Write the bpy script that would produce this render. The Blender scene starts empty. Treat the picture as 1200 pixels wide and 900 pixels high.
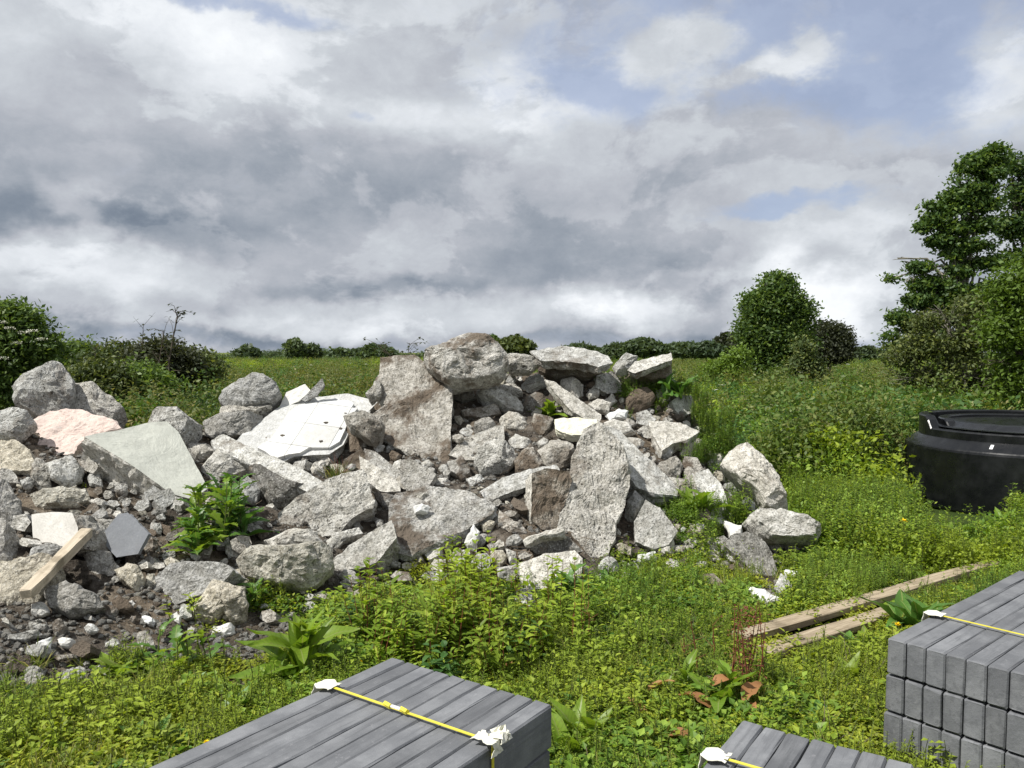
import bpy, bmesh, math, random
import numpy as np
from mathutils import Vector, Matrix, noise, Euler

S = bpy.context.scene
COL = S.collection
rnd = random.Random(7)
nr = np.random.default_rng(11)

# ------------------------------------------------------------ camera
CH = 1.6                      # eye height
F = 935.0                     # focal length in photo pixels (1200 wide)
HZ = 413                      # row of the horizon in the photo
PITCH = math.atan((450 - HZ) / F)
cam_d = bpy.data.cameras.new('camera')
cam = bpy.data.objects.new('camera', cam_d)
COL.objects.link(cam)
cam.location = (0, 0, CH)
cam.rotation_euler = (math.pi / 2 - PITCH, 0, 0)
cam_d.sensor_width = 36
cam_d.lens = 36 * F / 1200
cam_d.clip_start = 0.05
cam_d.clip_end = 6000
S.camera = cam
S.view_settings.view_transform = 'Standard'
S.view_settings.look = 'None'
S.view_settings.exposure = 0.46
S.view_settings.gamma = 1.0
S.cycles.max_bounces = 6
S.cycles.transparent_max_bounces = 6

def ray(u, v):
    cp, sp = math.cos(PITCH), math.sin(PITCH)
    a, b = (u - 600) / F, -(v - 450) / F
    return Vector((a, cp + b * sp, -sp + b * cp))

def P(u, v, Y):
    d = ray(u, v)
    return Vector((0, 0, CH)) + d * (Y / d.y)

# ------------------------------------------------------------ sun and sky
SUN = Vector((-0.52, -0.26, 0.82)).normalized()
sd = bpy.data.lights.new('sun', 'SUN')
sun = bpy.data.objects.new('sun', sd)
COL.objects.link(sun)
sd.energy = 4.2
sd.angle = math.radians(0.6)
sd.color = (1.0, 0.965, 0.90)
sun.rotation_euler = SUN.to_track_quat('Z', 'Y').to_euler()

def srgb(r, g, b):
    f = lambda c: (c / 12.92 if c <= 0.04045 else ((c + 0.055) / 1.055) ** 2.4)
    return (f(r / 255), f(g / 255), f(b / 255), 1)

class NT:
    def __init__(s, tree):
        s.t = tree; s.n = tree.nodes; s.l = tree.links
    def node(s, typ, ins=None, **kw):
        n = s.n.new(typ)
        for k, v in kw.items():
            setattr(n, k, v)
        for k, v in (ins or {}).items():
            s.put(n.inputs[k], v)
        return n
    def put(s, sock, v):
        if hasattr(v, 'is_output') or isinstance(v, bpy.types.NodeSocket):
            s.l.new(v, sock)
        else:
            sock.default_value = v
    def m(s, op, a, b=0.0, c=0.0, clamp=False):
        n = s.n.new('ShaderNodeMath'); n.operation = op; n.use_clamp = clamp
        s.put(n.inputs[0], a); s.put(n.inputs[1], b); s.put(n.inputs[2], c)
        return n.outputs[0]
    def vm(s, op, a, b=(0, 0, 0), out=0):
        n = s.n.new('ShaderNodeVectorMath'); n.operation = op
        s.put(n.inputs[0], a); s.put(n.inputs[1], b)
        return n.outputs[out]
    def noise(s, vec, scale, detail=4, rough=0.55, out='Fac', dist=0.0):
        n = s.n.new('ShaderNodeTexNoise')
        s.put(n.inputs['Vector'], vec); n.inputs['Scale'].default_value = scale
        n.inputs['Detail'].default_value = detail; n.inputs['Roughness'].default_value = rough
        n.inputs['Distortion'].default_value = dist
        return n.outputs[out]
    def mr(s, x, a, b, c=0.0, d=1.0, smooth=True):
        n = s.n.new('ShaderNodeMapRange'); n.interpolation_type = 'SMOOTHSTEP' if smooth else 'LINEAR'
        for i, q in enumerate((x, a, b, c, d)):
            s.put(n.inputs[i], q)
        return n.outputs[0]
    def mix(s, f, a, b, blend='MIX'):
        n = s.n.new('ShaderNodeMix'); n.data_type = 'RGBA'; n.blend_type = blend
        s.put(n.inputs[0], f); s.put(n.inputs[6], a); s.put(n.inputs[7], b)
        return n.outputs[2]
    def ramp(s, x, stops):
        n = s.n.new('ShaderNodeValToRGB')
        s.put(n.inputs[0], x)
        e = n.color_ramp.elements
        while len(e) < len(stops):
            e.new(0.5)
        for i, (p, c) in enumerate(stops):
            e[i].position = p; e[i].color = c
        return n.outputs[0]

w = bpy.data.worlds.new('World'); S.world = w; w.use_nodes = True
N = NT(w.node_tree); w.node_tree.nodes.clear()
sky = N.node('ShaderNodeTexSky')
sky.sky_type = 'NISHITA'; sky.sun_disc = False
sky.sun_elevation = math.asin(SUN.z)
sky.sun_rotation = math.atan2(SUN.x, SUN.y)
tc = N.node('ShaderNodeTexCoord').outputs['Generated']
dirn = N.vm('NORMALIZE', tc)
sep = N.node('ShaderNodeSeparateXYZ', {0: dirn})
az = N.m('ARCTAN2', sep.outputs[0], sep.outputs[1])
el = N.m('ARCSINE', sep.outputs[2])
flat = N.vm('MULTIPLY', dirn, (1, 1, 1.55))
wn = N.noise(flat, 3.2, 6, 0.58, 'Color')
wv = N.vm('MULTIPLY', N.vm('SUBTRACT', wn, (0.5, 0.5, 0.5)), (0.27, 0.13, 0))
ww = N.noise(flat, 13.0, 5, 0.6, 'Color')
wv = N.vm('ADD', wv, N.vm('MULTIPLY', N.vm('SUBTRACT', ww, (0.5, 0.5, 0.5)), (0.08, 0.04, 0)))
cmb = N.node('ShaderNodeCombineXYZ', {0: az, 1: el}).outputs[0]
ae = N.vm('ADD', cmb, wv)

def blobs(base, lst):
    acc = base
    for (u, v, ru, rv, amp) in lst:
        d = ray(u, v).normalized()
        a0, e0 = math.atan2(d.x, d.y), math.asin(d.z)
        k = N.vm('MULTIPLY', N.vm('SUBTRACT', ae, (a0, e0, 0)), (F / ru * 0.95, F / rv * 0.95, 0))
        ln = N.vm('LENGTH', k, out=1)
        f = N.mr(ln, 0.15, 1.25, 1.0, 0.0)
        acc = N.m('MULTIPLY_ADD', f, amp, acc)
    return acc
fb = N.noise(flat, 6.0, 10, 0.64)
fb2 = N.noise(flat, 2.0, 5, 0.5)
base = N.m('MULTIPLY_ADD', N.m('SUBTRACT', fb, 0.5), 0.36, 0.67)
base = N.m('MULTIPLY_ADD', N.m('SUBTRACT', fb2, 0.5), 0.08, base)
fb3 = N.noise(flat, 15.0, 8, 0.66, dist=0.4)
base = N.m('MULTIPLY_ADD', N.m('SUBTRACT', fb3, 0.5), 0.19, base)
step1 = N.mr(N.noise(flat, 4.2, 10, 0.60, dist=0.25), 0.48, 0.53)
step2 = N.mr(N.noise(flat, 7.5, 9, 0.62, dist=0.2), 0.50, 0.57)
base = N.m('MULTIPLY_ADD', N.m('SUBTRACT', step1, 0.5), 0.085, base)
base = N.m('MULTIPLY_ADD', N.m('SUBTRACT', step2, 0.5), 0.03, base)
B = blobs(base, [
    (60, 20, 300, 110, .13), (250, 70, 170, 60, .10), (520, 40, 200, 70, .05), (125, 75, 75, 38, -.13), (0, 130, 130, 70, -.03),
    (60, 245, 240, 70, -.06), (40, 268, 150, 26, -.12), (250, 275, 130, 22, -.13), (330, 200, 150, 70, -.06), (112, 272, 34, 40, .20),
    (60, 315, 190, 28, .20), (200, 345, 170, 16, .10), (350, 190, 220, 110, -.03),
    (480, 140, 130, 34, .17), (650, 110, 130, 50, .17), (610, 160, 90, 30, .10), (620, 235, 260, 55, -.06), (660, 305, 170, 36, -.09),
    (440, 328, 120, 13, -.16), (270, 352, 60, 18, -.13), (370, 368, 130, 16, .15), (580, 356, 220, 24, .15), (730, 348, 80, 32, .20),
    (965, 330, 120, 60, .30), (925, 340, 60, 45, .14), (1010, 300, 48, 22, -.22), (810, 315, 50, 36, -.10), (900, 195, 260, 50, .02),
    (1190, 90, 80, 60, .13), (1050, 160, 130, 30, .06), (600, 394, 1500, 12, -.14), (780, 60, 80, 30, .08), (930, 80, 80, 22, .12),
    (200, 386, 200, 10, -.08)])
cloud = N.ramp(B, [(0.28, srgb(100, 112, 128)), (0.42, srgb(124, 134, 147)), (0.53, srgb(150, 157, 167)), (0.64, srgb(174, 178, 186)),
                   (0.75, srgb(193, 198, 204)), (0.88, srgb(219, 223, 228)), (1.0, srgb(238, 241, 244))])
cloud = N.vm('SCALE', cloud); cloud.node.inputs['Scale'].default_value = 8.4
M_ = blobs(N.m('MULTIPLY_ADD', N.m('SUBTRACT', fb3, 0.5), 1.5, -0.05), [
    (880, 40, 330, 90, 1.0), (1060, 120, 180, 60, .9), (720, 110, 60, 50, .5), (1290, 0, 200, 200, .6), (940, 246, 110, 13, 1.0), (425, 137, 26, 12, .6), (270, 0, 150, 14, .9),
    (600, 396, 1600, 14, .45), (1190, 90, 90, 70, -.9), (770, 60, 70, 32, -1.0), (925, 80, 80, 22, -1.1), (840, 96, 60, 14, -.6), (1000, 385, 60, 20, .7)])
blue = N.mix(0.74, sky.outputs[0], (2.7, 3.25, 4.7, 1))
Mc = N.m('MULTIPLY', N.mr(M_, 0.10, 1.0), 0.74)
skyc = N.mix(Mc, cloud, blue)
low = N.mr(sep.outputs[2], -0.02, 0.0)
skyc = N.mix(low, (0.8, 0.9, 0.6, 1), skyc)
bg = N.node('ShaderNodeBackground', {'Color': skyc, 'Strength': 0.10})
wo = N.node('ShaderNodeOutputWorld', {'Surface': bg.outputs[0]})

# ------------------------------------------------------------ helpers
def tag(o, label=None, cat=None, group=None, kind=None):
    if label: o['label'] = label
    if cat: o['category'] = cat
    if group: o['group'] = group
    if kind: o['kind'] = kind
    return o

def empty(name, loc, rz=0, label=None, cat=None, group=None):
    o = bpy.data.objects.new(name, None); COL.objects.link(o)
    o.location = loc; o.rotation_euler = (0, 0, rz); o.empty_display_size = 0.1
    return tag(o, label, cat, group)

def link(name, me, parent=None, loc=None):
    o = bpy.data.objects.new(name, me); COL.objects.link(o)
    if parent is not None: o.parent = parent
    if loc is not None: o.location = loc
    return o

def mesh(name, V, Fc, mats=(), smooth=False, mi=None):
    me = bpy.data.meshes.new(name)
    me.from_pydata([tuple(v) for v in V], [], Fc)
    for m in mats: me.materials.append(m)
    if mi is not None: me.polygons.foreach_set('material_index', mi)
    if smooth: me.polygons.foreach_set('use_smooth', [True] * len(me.polygons))
    me.update()
    return me

def npmesh(name, V, nper, mats=(), smooth=False):
    """V: (nfaces*nper, 3) array, every face its own vertices"""
    me = bpy.data.meshes.new(name)
    n = len(V); nf = n // nper
    me.vertices.add(n); me.vertices.foreach_set('co', np.asarray(V, dtype=np.float32).ravel())
    me.loops.add(n); me.loops.foreach_set('vertex_index', np.arange(n, dtype=np.int32))
    me.polygons.add(nf)
    me.polygons.foreach_set('loop_start', np.arange(0, n, nper, dtype=np.int32))
    me.polygons.foreach_set('loop_total', np.full(nf, nper, dtype=np.int32))
    for m in mats: me.materials.append(m)
    me.update(calc_edges=True)
    return me

def new_mat(name):
    m = bpy.data.materials.new(name); m.use_nodes = True
    m.node_tree.nodes.clear()
    return m, NT(m.node_tree)

def finish(T, color, rough=0.9, bump=None, bdist=0.01, bstr=1.0, spec=0.3, metallic=0.0):
    b = T.node('ShaderNodeBsdfPrincipled')
    T.put(b.inputs['Base Color'], color); T.put(b.inputs['Roughness'], rough)
    b.inputs['Specular IOR Level'].default_value = spec
    b.inputs['Metallic'].default_value = metallic
    if bump is not None:
        bp = T.node('ShaderNodeBump', {'Height': bump, 'Distance': bdist, 'Strength': bstr})
        T.l.new(bp.outputs[0], b.inputs['Normal'])
    T.node('ShaderNodeOutputMaterial', {'Surface': b.outputs[0]})
    return b

def concrete(name, col, dark=0.5, agg=0.5, soil=0.34, pits=0.4, grain=60, white=0.15, bump=0.012, mott=0.8):
    m, T = new_mat(name)
    o = T.node('ShaderNodeTexCoord').outputs['Object']
    oi = T.node('ShaderNodeObjectInfo')
    off = T.vm('SCALE', (37.1, 11.3, 23.7)); T.put(off.node.inputs['Scale'], oi.outputs['Random'])
    p = T.vm('ADD', o, off)
    n1 = T.noise(p, 3.2, 6, 0.62); n2 = T.noise(p, 16, 6, 0.7); n3 = T.noise(p, grain, 4, 0.7)
    c = T.mix(T.mr(n1, 0.38, 0.66), tuple(x * (1 - dark * 0.36) for x in col) + (1,), tuple(col) + (1,))
    c = T.mix(T.m('MULTIPLY', T.mr(n2, 0.44, 0.58, 1.0, 0.0), mott), c, T.mix(1.0, c, (0.58, 0.57, 0.54, 1), 'MULTIPLY'))
    n4 = T.noise(p, 75, 3, 0.75)
    c = T.mix(T.m('MULTIPLY', T.mr(n4, 0.38, 0.48, 1.0, 0.0), mott), c, T.mix(1.0, c, (0.45, 0.44, 0.42, 1), 'MULTIPLY'))
    c = T.mix(T.m('MULTIPLY', T.mr(n4, 0.56, 0.64), mott * 0.6), c, (0.78, 0.77, 0.73, 1))
    vo = T.node('ShaderNodeTexVoronoi', {'Vector': p, 'Scale': 38.0, 'Randomness': 1.0})
    stones = T.mr(vo.outputs['Distance'], 0.16, 0.34, 1.0, 0.0)
    peb = T.mix(T.m('FRACT', T.m('MULTIPLY', T.node('ShaderNodeSeparateColor', {0: vo.outputs['Color']}).outputs[0], 7.0)), (0.24, 0.24, 0.24, 1), (0.60, 0.58, 0.54, 1))
    c = T.mix(T.m('MULTIPLY', stones, agg * 0.75), c, peb)
    pit = T.mr(T.noise(p, 27, 3, 0.7), 0.60, 0.69)
    c = T.mix(T.m('MULTIPLY', pit, pits), c, (0.055, 0.050, 0.042, 1))
    wh = T.mr(T.noise(p, 6.5, 5, 0.7), 0.60, 0.72)
    c = T.mix(T.m('MULTIPLY', wh, white * 2), c, (0.62, 0.61, 0.57, 1))
    ds = T.mr(T.noise(p, 2.1, 8, 0.68), 0.60 - soil * 0.22, 0.70 - soil * 0.2)
    c = T.mix(T.m('MULTIPLY', ds, min(1, soil * 1.9)), c, (0.150, 0.122, 0.096, 1))
    vv = T.m('MULTIPLY_ADD', oi.outputs['Random'], 0.26, 0.87)
    hs = T.node('ShaderNodeHueSaturation', {'Color': c, 'Value': vv})
    c = hs.outputs[0]
    c = T.mix(1.0, c, T.mix(T.m('FRACT', T.m('MULTIPLY', oi.outputs['Random'], 7.3)), (1.0, 0.975, 0.925, 1), (0.97, 0.99, 1.0, 1)), 'MULTIPLY')
    h = T.m('MULTIPLY_ADD', stones, agg * 0.5, T.m('MULTIPLY', n3, 0.8))
    h = T.m('MULTIPLY_ADD', n2, 1.5, h)
    h = T.m('MULTIPLY_ADD', pit, -pits, h)
    finish(T, c, 0.92, h, bump, 1.0, 0.2)
    return m

M = {}
M['concrete'] = concrete('concrete', (0.63, 0.62, 0.59), pits=.6)
M['rough'] = concrete('broken_concrete', (0.61, 0.60, 0.57), agg=.85, pits=.85, soil=.32, bump=.02)
M['dirty'] = concrete('soiled_concrete', (0.58, 0.56, 0.525), soil=.58, pits=.5, bump=.018)
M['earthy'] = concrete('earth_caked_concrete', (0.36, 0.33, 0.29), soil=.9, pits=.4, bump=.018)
M['smooth'] = concrete('cast_concrete_face', (0.54, 0.56, 0.52), dark=.15, mott=.12, agg=.0, pits=.08, soil=.08, white=.05, bump=.003)
M['pink'] = concrete('pink_concrete', (0.68, 0.555, 0.50), dark=.2, mott=.15, agg=.1, pits=.08, soil=.05, white=.25, bump=.008)
M['white'] = concrete('white_painted_face', (0.68, 0.68, 0.67), dark=.2, mott=.15, agg=.0, pits=.10, soil=.14, white=.3, bump=.003)
M['palewhite'] = concrete('weathered_white_concrete', (0.60, 0.595, 0.58), dark=.25, agg=.1, pits=.2, soil=.08, mott=.35, white=.2, bump=.01)
M['yellow'] = concrete('cream_yellow_face', (0.76, 0.73, 0.58), dark=.2, mott=.2, agg=.1, pits=.2, soil=.1, white=.2, bump=.008)
M['cream'] = concrete('cream_concrete', (0.62, 0.585, 0.50), dark=.4, agg=.4, pits=.4, soil=.2, bump=.018)
M['pale'] = concrete('pale_concrete', (0.68, 0.67, 0.64), dark=.35, agg=.3, pits=.35, soil=.12, bump=.014)
M['grey'] = concrete('grey_concrete', (0.48, 0.475, 0.46), dark=.6, agg=.5, pits=.35, soil=.15, bump=.014)
M['plate'] = concrete('blue_grey_face', (0.27, 0.29, 0.33), dark=.2, mott=.1, agg=.0, pits=.06, soil=.05, white=.05, bump=.002)
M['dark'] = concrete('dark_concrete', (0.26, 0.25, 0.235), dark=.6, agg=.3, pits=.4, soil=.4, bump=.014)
M['lichen'] = concrete('lichened_concrete', (0.33, 0.33, 0.32), dark=.5, agg=.3, pits=.35, soil=.1, white=.5, bump=.014)

def soil_mat():
    m, T = new_mat('soil')
    g = T.node('ShaderNodeNewGeometry').outputs['Position']
    n1 = T.noise(g, 1.4, 6, 0.6); n2 = T.noise(g, 9, 8, 0.72); n3 = T.noise(g, 55, 4, 0.7)
    c = T.ramp(n2, [(0.30, (0.034, 0.029, 0.024, 1)), (0.50, (0.105, 0.090, 0.074, 1)), (0.66, (0.23, 0.205, 0.175, 1))])
    c = T.mix(T.mr(n1, 0.42, 0.62), c, T.mix(1, c, (1.7, 1.6, 1.45, 1), 'MULTIPLY'))
    vo = T.node('ShaderNodeTexVoronoi', {'Vector': g, 'Scale': 30.0})
    st = T.mr(vo.outputs['Distance'], 0.16, 0.26, 1, 0)
    st = T.m('MULTIPLY', st, T.mr(T.noise(g, 4, 3, 0.6), 0.48, 0.6))
    c = T.mix(T.m('MULTIPLY', st, .8), c, (0.34, 0.32, 0.29, 1))
    h = T.m('MULTIPLY_ADD', n2, 2.0, T.m('MULTIPLY_ADD', st, 0.6, n3))
    finish(T, c, 0.97, h, 0.03, 1.0, 0.1)
    return m
M['soil'] = soil_mat()

def ground_mat():
    m, T = new_mat('ground')
    g = T.node('ShaderNodeNewGeometry').outputs['Position']
    ln = T.vm('LENGTH', g, out=1)
    n2 = T.noise(g, 9, 8, 0.7); n1 = T.noise(g, 0.5, 6, 0.6); nf = T.noise(g, 0.06, 4, 0.6)
    soil = T.ramp(n2, [(0.3, (0.030, 0.026, 0.018, 1)), (0.5, (0.070, 0.058, 0.042, 1)), (0.7, (0.14, 0.12, 0.095, 1))])
    grn = T.mix(T.mr(n1, 0.35, 0.65), (0.030, 0.052, 0.012, 1), (0.075, 0.105, 0.022, 1))
    far = T.mix(T.mr(nf, 0.35, 0.65), (0.085, 0.125, 0.028, 1), (0.150, 0.165, 0.045, 1))
    c = T.mix(T.mr(ln, 6.0, 9.0), soil, grn)
    c = T.mix(T.mr(ln, 45.0, 80.0), c, far)
    finish(T, c, 0.97, T.m('ADD', n2, T.noise(g, 50, 3, .7)), 0.03, 0.8, 0.1)
    return m
M['ground'] = ground_mat()

def leaf_mat(name, c1, c2, c3=None, trans=0.35, rough=0.55, patch=0.8, spec=0.35, dry=0.0, rib=False):
    m, T = new_mat(name)
    oi = T.node('ShaderNodeObjectInfo')
    g = T.node('ShaderNodeNewGeometry')
    pn = T.noise(oi.outputs['Location'], patch, 3, 0.6)
    c = T.mix(T.mr(pn, 0.36, 0.64), c1 + (1,), c2 + (1,))
    isl = g.outputs['Random Per Island']
    if c3 is not None:
        c = T.mix(T.mr(isl, 0.55 - dry, 1.0), c, c3 + (1,))
    rv = T.m('ADD', T.m('MULTIPLY', oi.outputs['Random'], 0.35), T.m('MULTIPLY', isl, 0.55))
    hs = T.node('ShaderNodeHueSaturation', {'Color': c, 'Value': T.m('ADD', rv, 0.72)})
    c = hs.outputs[0]
    if rib:
        oc = T.node('ShaderNodeSeparateXYZ', {0: T.node('ShaderNodeTexCoord').outputs['Object']})
        ay = T.m('ABSOLUTE', oc.outputs[1])
        vein = T.m('SINE', T.m('MULTIPLY', T.m('SUBTRACT', oc.outputs[0], T.m('MULTIPLY', ay, 0.9)), 75.0))
        c = T.mix(T.mr(vein, 0.2, 1.0, 0.0, 0.30), c, T.mix(1.0, c, (0.55, 0.6, 0.6, 1), 'MULTIPLY'))
        c = T.mix(T.mr(ay, 0.004, 0.014, 0.8, 0.0), c, (0.26, 0.30, 0.10, 1))
        c = T.mix(T.mr(T.noise(T.node('ShaderNodeTexCoord').outputs['Object'], 14, 4, .7), .58, .68, 0, .55), c, (0.20, 0.17, 0.05, 1))
    b = T.node('ShaderNodeBsdfPrincipled', {'Base Color': c, 'Roughness': rough})
    b.inputs['Specular IOR Level'].default_value = spec
    tr = T.node('ShaderNodeBsdfTranslucent', {'Color': T.mix(1.0, c, (1.5, 1.45, 0.7, 1), 'MULTIPLY')})
    mx = T.node('ShaderNodeMixShader', {0: trans, 1: b.outputs[0], 2: tr.outputs[0]})
    T.node('ShaderNodeOutputMaterial', {'Surface': mx.outputs[0]})
    return m
L = {}
L['mat'] = leaf_mat('low_mat_leaf', (0.095, 0.175, 0.018), (0.27, 0.30, 0.022), (0.28, 0.31, 0.035), .42, patch=1.7)
L['weed'] = leaf_mat('weed_leaf', (0.085, 0.170, 0.022), (0.165, 0.255, 0.028), (0.20, 0.28, 0.040))
L['bright'] = leaf_mat('bright_weed_leaf', (0.145, 0.235, 0.022), (0.225, 0.290, 0.026), (0.26, 0.32, 0.04), .42)
L['rank'] = leaf_mat('rank_meadow_leaf', (0.060, 0.112, 0.024), (0.110, 0.160, 0.030), (0.15, 0.17, 0.05))
L['dark'] = leaf_mat('dark_weed_leaf', (0.045, 0.110, 0.026), (0.080, 0.155, 0.028), (0.09, 0.16, 0.035))
L['grass'] = leaf_mat('grass_blade', (0.085, 0.140, 0.025), (0.16, 0.20, 0.04), (0.26, 0.24, 0.09))
L['olive'] = leaf_mat('olive_scrub_leaf', (0.085, 0.115, 0.030), (0.140, 0.160, 0.036), (0.19, 0.17, 0.07))
L['dock'] = leaf_mat('dock_leaf', (0.13, 0.225, 0.022), (0.185, 0.265, 0.028), None, 0.4, 0.42, rib=True)
L['dockdark'] = leaf_mat('dark_dock_leaf', (0.055, 0.135, 0.026), (0.090, 0.180, 0.032), None, 0.3, 0.42, rib=True)
L['brown'] = leaf_mat('withered_leaf', (0.24, 0.11, 0.045), (0.30, 0.17, 0.07), None, 0.2, 0.7)
L['tree'] = leaf_mat('tree_leaf', (0.045, 0.090, 0.030), (0.090, 0.145, 0.036), (0.12, 0.17, 0.04), 0.38, .5, 1.0)
L['treebright'] = leaf_mat('light_tree_leaf', (0.075, 0.135, 0.020), (0.12, 0.18, 0.025), None, 0.3)  # brighter green leaf colour of the shrubs themselves
L['treeolive'] = leaf_mat('olive_tree_leaf', (0.048, 0.078, 0.024), (0.085, 0.108, 0.032), (0.13, 0.15, 0.04), 0.25)
L['treedark'] = leaf_mat('dark_tree_leaf', (0.038, 0.048, 0.026), (0.058, 0.066, 0.034), None, 0.3)
L['far'] = leaf_mat('distant_tree_leaf', (0.050, 0.080, 0.042), (0.080, 0.110, 0.050), None, 0.3)

def plain(name, col, rough=0.6, spec=0.3, nz=0.25, scale=20, bump=0.002, metallic=0):
    m, T = new_mat(name)
    o = T.node('ShaderNodeTexCoord').outputs['Object']
    n = T.noise(o, scale, 6, 0.65)
    c = T.mix(T.mr(n, 0.35, 0.65), tuple(x * (1 - nz) for x in col) + (1,), tuple(col) + (1,))
    finish(T, c, rough, n, bump, 1.0, spec, metallic)
    return m
M['red_stem'] = plain('red_stem', (0.16, 0.05, 0.028))
M['green_stem'] = plain('green_stem', (0.10, 0.13, 0.03))
M['bark'] = plain('bark', (0.13, 0.11, 0.085), 0.9, 0.1, 0.5, 12, 0.01)
M['pale_bark'] = plain('pale_bark', (0.30, 0.28, 0.23), 0.9, 0.1, 0.5, 12, 0.01)
M['twig'] = plain('dead_twig', (0.20, 0.16, 0.12), 0.9, 0.1, 0.4, 12, 0.004)
M['strap'] = plain('yellow_strap', (0.70, 0.62, 0.06), 0.35, 0.5, 0.1)
M['card'] = plain('white_card', (0.76, 0.75, 0.64), 0.8, 0.2, 0.12)
M['flower'] = plain('white_flower', (0.78, 0.78, 0.66), 0.8, 0.2, 0.1)
M['dandelion'] = plain('dandelion_petals', (0.85, 0.62, 0.01), 0.7, 0.2, 0.1)
M['label'] = plain('white_label', (0.8, 0.8, 0.8), 0.4, 0.4, 0.05)

def tank_mat():
    m, T = new_mat('black_plastic')
    o = T.node('ShaderNodeTexCoord').outputs['Object']
    n = T.noise(o, 5, 6, 0.6)
    c = T.mix(T.mr(n, 0.4, 0.7), (0.004, 0.0045, 0.0055, 1), (0.011, 0.012, 0.013, 1))
    finish(T, c, T.mr(T.noise(o, 9, 5, .7), .3, .7, .22, .42), T.noise(o, 3, 3, .5), 0.01, 0.5, 0.45)
    return m
M['tank'] = tank_mat()

def kerb_mat():
    m, T = new_mat('grey_cast_concrete')
    o = T.node('ShaderNodeTexCoord').outputs['Object']
    oi = T.node('ShaderNodeObjectInfo')
    off = T.vm('SCALE', (17.1, 31.3, 13.7)); T.put(off.node.inputs['Scale'], oi.outputs['Random'])
    p = T.vm('ADD', o, off)
    st = T.vm('MULTIPLY', p, (1.4, 22, 22))
    n = T.noise(st, 2.0, 6, 0.65); n2 = T.noise(p, 6, 6, 0.65); n3 = T.noise(p, 170, 2, 0.7)
    c = T.mix(T.mr(n2, 0.35, 0.7), (0.128, 0.133, 0.143, 1), (0.195, 0.201, 0.212, 1))
    c = T.mix(T.m('MULTIPLY', T.mr(n, 0.5, 0.66), 0.5), c, (0.090, 0.094, 0.102, 1))
    c = T.mix(T.m('MULTIPLY', T.mr(T.noise(p, 40, 3, .7), .62, .7), .25), c, (0.30, 0.30, 0.31, 1))
    hs = T.node('ShaderNodeHueSaturation', {'Color': c, 'Value': T.m('MULTIPLY_ADD', oi.outputs['Random'], 0.34, 0.82)})
    finish(T, hs.outputs[0], 0.85, T.m('MULTIPLY_ADD', n, 1.2, T.m('MULTIPLY', n3, .35)), 0.002, 1.0, 0.25)
    return m
M['kerb'] = kerb_mat()

def wood_mat(name, a, b):
    m, T = new_mat(name)
    o = T.node('ShaderNodeTexCoord').outputs['Object']
    st = T.vm('MULTIPLY', o, (2, 40, 40))
    n = T.noise(st, 2.0, 6, 0.65)
    c = T.mix(T.mr(n, 0.3, 0.7), a + (1,), b + (1,))
    c = T.mix(T.m('MULTIPLY', T.mr(T.noise(o, 5, 6, .7), .5, .68), .6), c, (0.12, 0.095, 0.06, 1))
    finish(T, c, 0.9, n, 0.004, 1.0, 0.15)
    return m
M['wood'] = wood_mat('weathered_timber', (0.24, 0.19, 0.13), (0.43, 0.36, 0.26))
M['stake'] = wood_mat('pale_timber', (0.42, 0.36, 0.27), (0.58, 0.50, 0.39))
# ------------------------------------------------------------ ground, mound
def fbm(x, y, z=0.0, o=4):
    return noise.fractal(Vector((x, y, z)), 1.0, 2.0, o)

COLS = [(-300, 850, 500, 6.3, 1), (-100, 850, 500, 6.4, 1), (0, 835, 505, 6.5, 1), (100, 800, 502, 6.7, 1), (200, 765, 505, 7.0, 1), (300, 745, 498, 7.3, 1),
        (400, 715, 478, 7.6, 1), (450, 700, 452, 7.8, 1), (520, 692, 430, 8.0, 1), (600, 700, 432, 8.1, 1), (680, 700, 432, 8.2, 1),
        (740, 685, 434, 8.2, 1), (790, 675, 452, 8.1, 1), (850, 690, 540, 7.5, 1), (900, 700, 600, 7.0, 1), (950, 690, 650, 6.5, 1), (1010, 660, 655, 6.5, 0), (1100, 660, 655, 6.5, 0)]
def col_par(u):
    u = max(COLS[0][0], min(COLS[-1][0], u))
    for a, b in zip(COLS, COLS[1:]):
        if u <= b[0]:
            t = (u - a[0]) / (b[0] - a[0])
            r = [a[i] + (b[i] - a[i]) * t for i in range(5)]
            toe = F * CH / (r[1] - HZ)
            cz = CH - (r[2] - HZ) / F * r[3]
            return toe, r[3], cz * r[4]
def mound(x, y):
    if y < 2: return -1.0
    u = 600 + F * x / y
    toe, cy, cz = col_par(u)
    cy = max(cy, toe + 0.3)
    if y < toe: return -0.4 * min(1, (toe - y))
    if y <= cy:
        t = (y - toe) / (cy - toe)
        h = cz * (t ** 0.9 * (1 - 0.12 * math.sin(t * math.pi)))
    else:
        t = (y - cy) / 2.6
        h = cz * (1 - t * t * (3 - 2 * t)) if t < 1 else -0.4 * min(1, t - 1)
        if t >= 1: return h
    k = min(1, max(0, h) * 4)
    return h - 0.05 + k * (0.09 * fbm(x * 2.2, y * 2.2, 1, 3) + 0.035 * fbm(x * 9, y * 9, 2, 3))
def ground(x, y):
    r = math.hypot(x, y)
    return 0.05 * fbm(x * 0.5, y * 0.5, 5, 3) * min(1, r / 8) + (0.012 * fbm(x * 4, y * 4, 6, 2) if r < 12 else 0)
def surf(x, y):
    return max(mound(x, y), ground(x, y))
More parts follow.
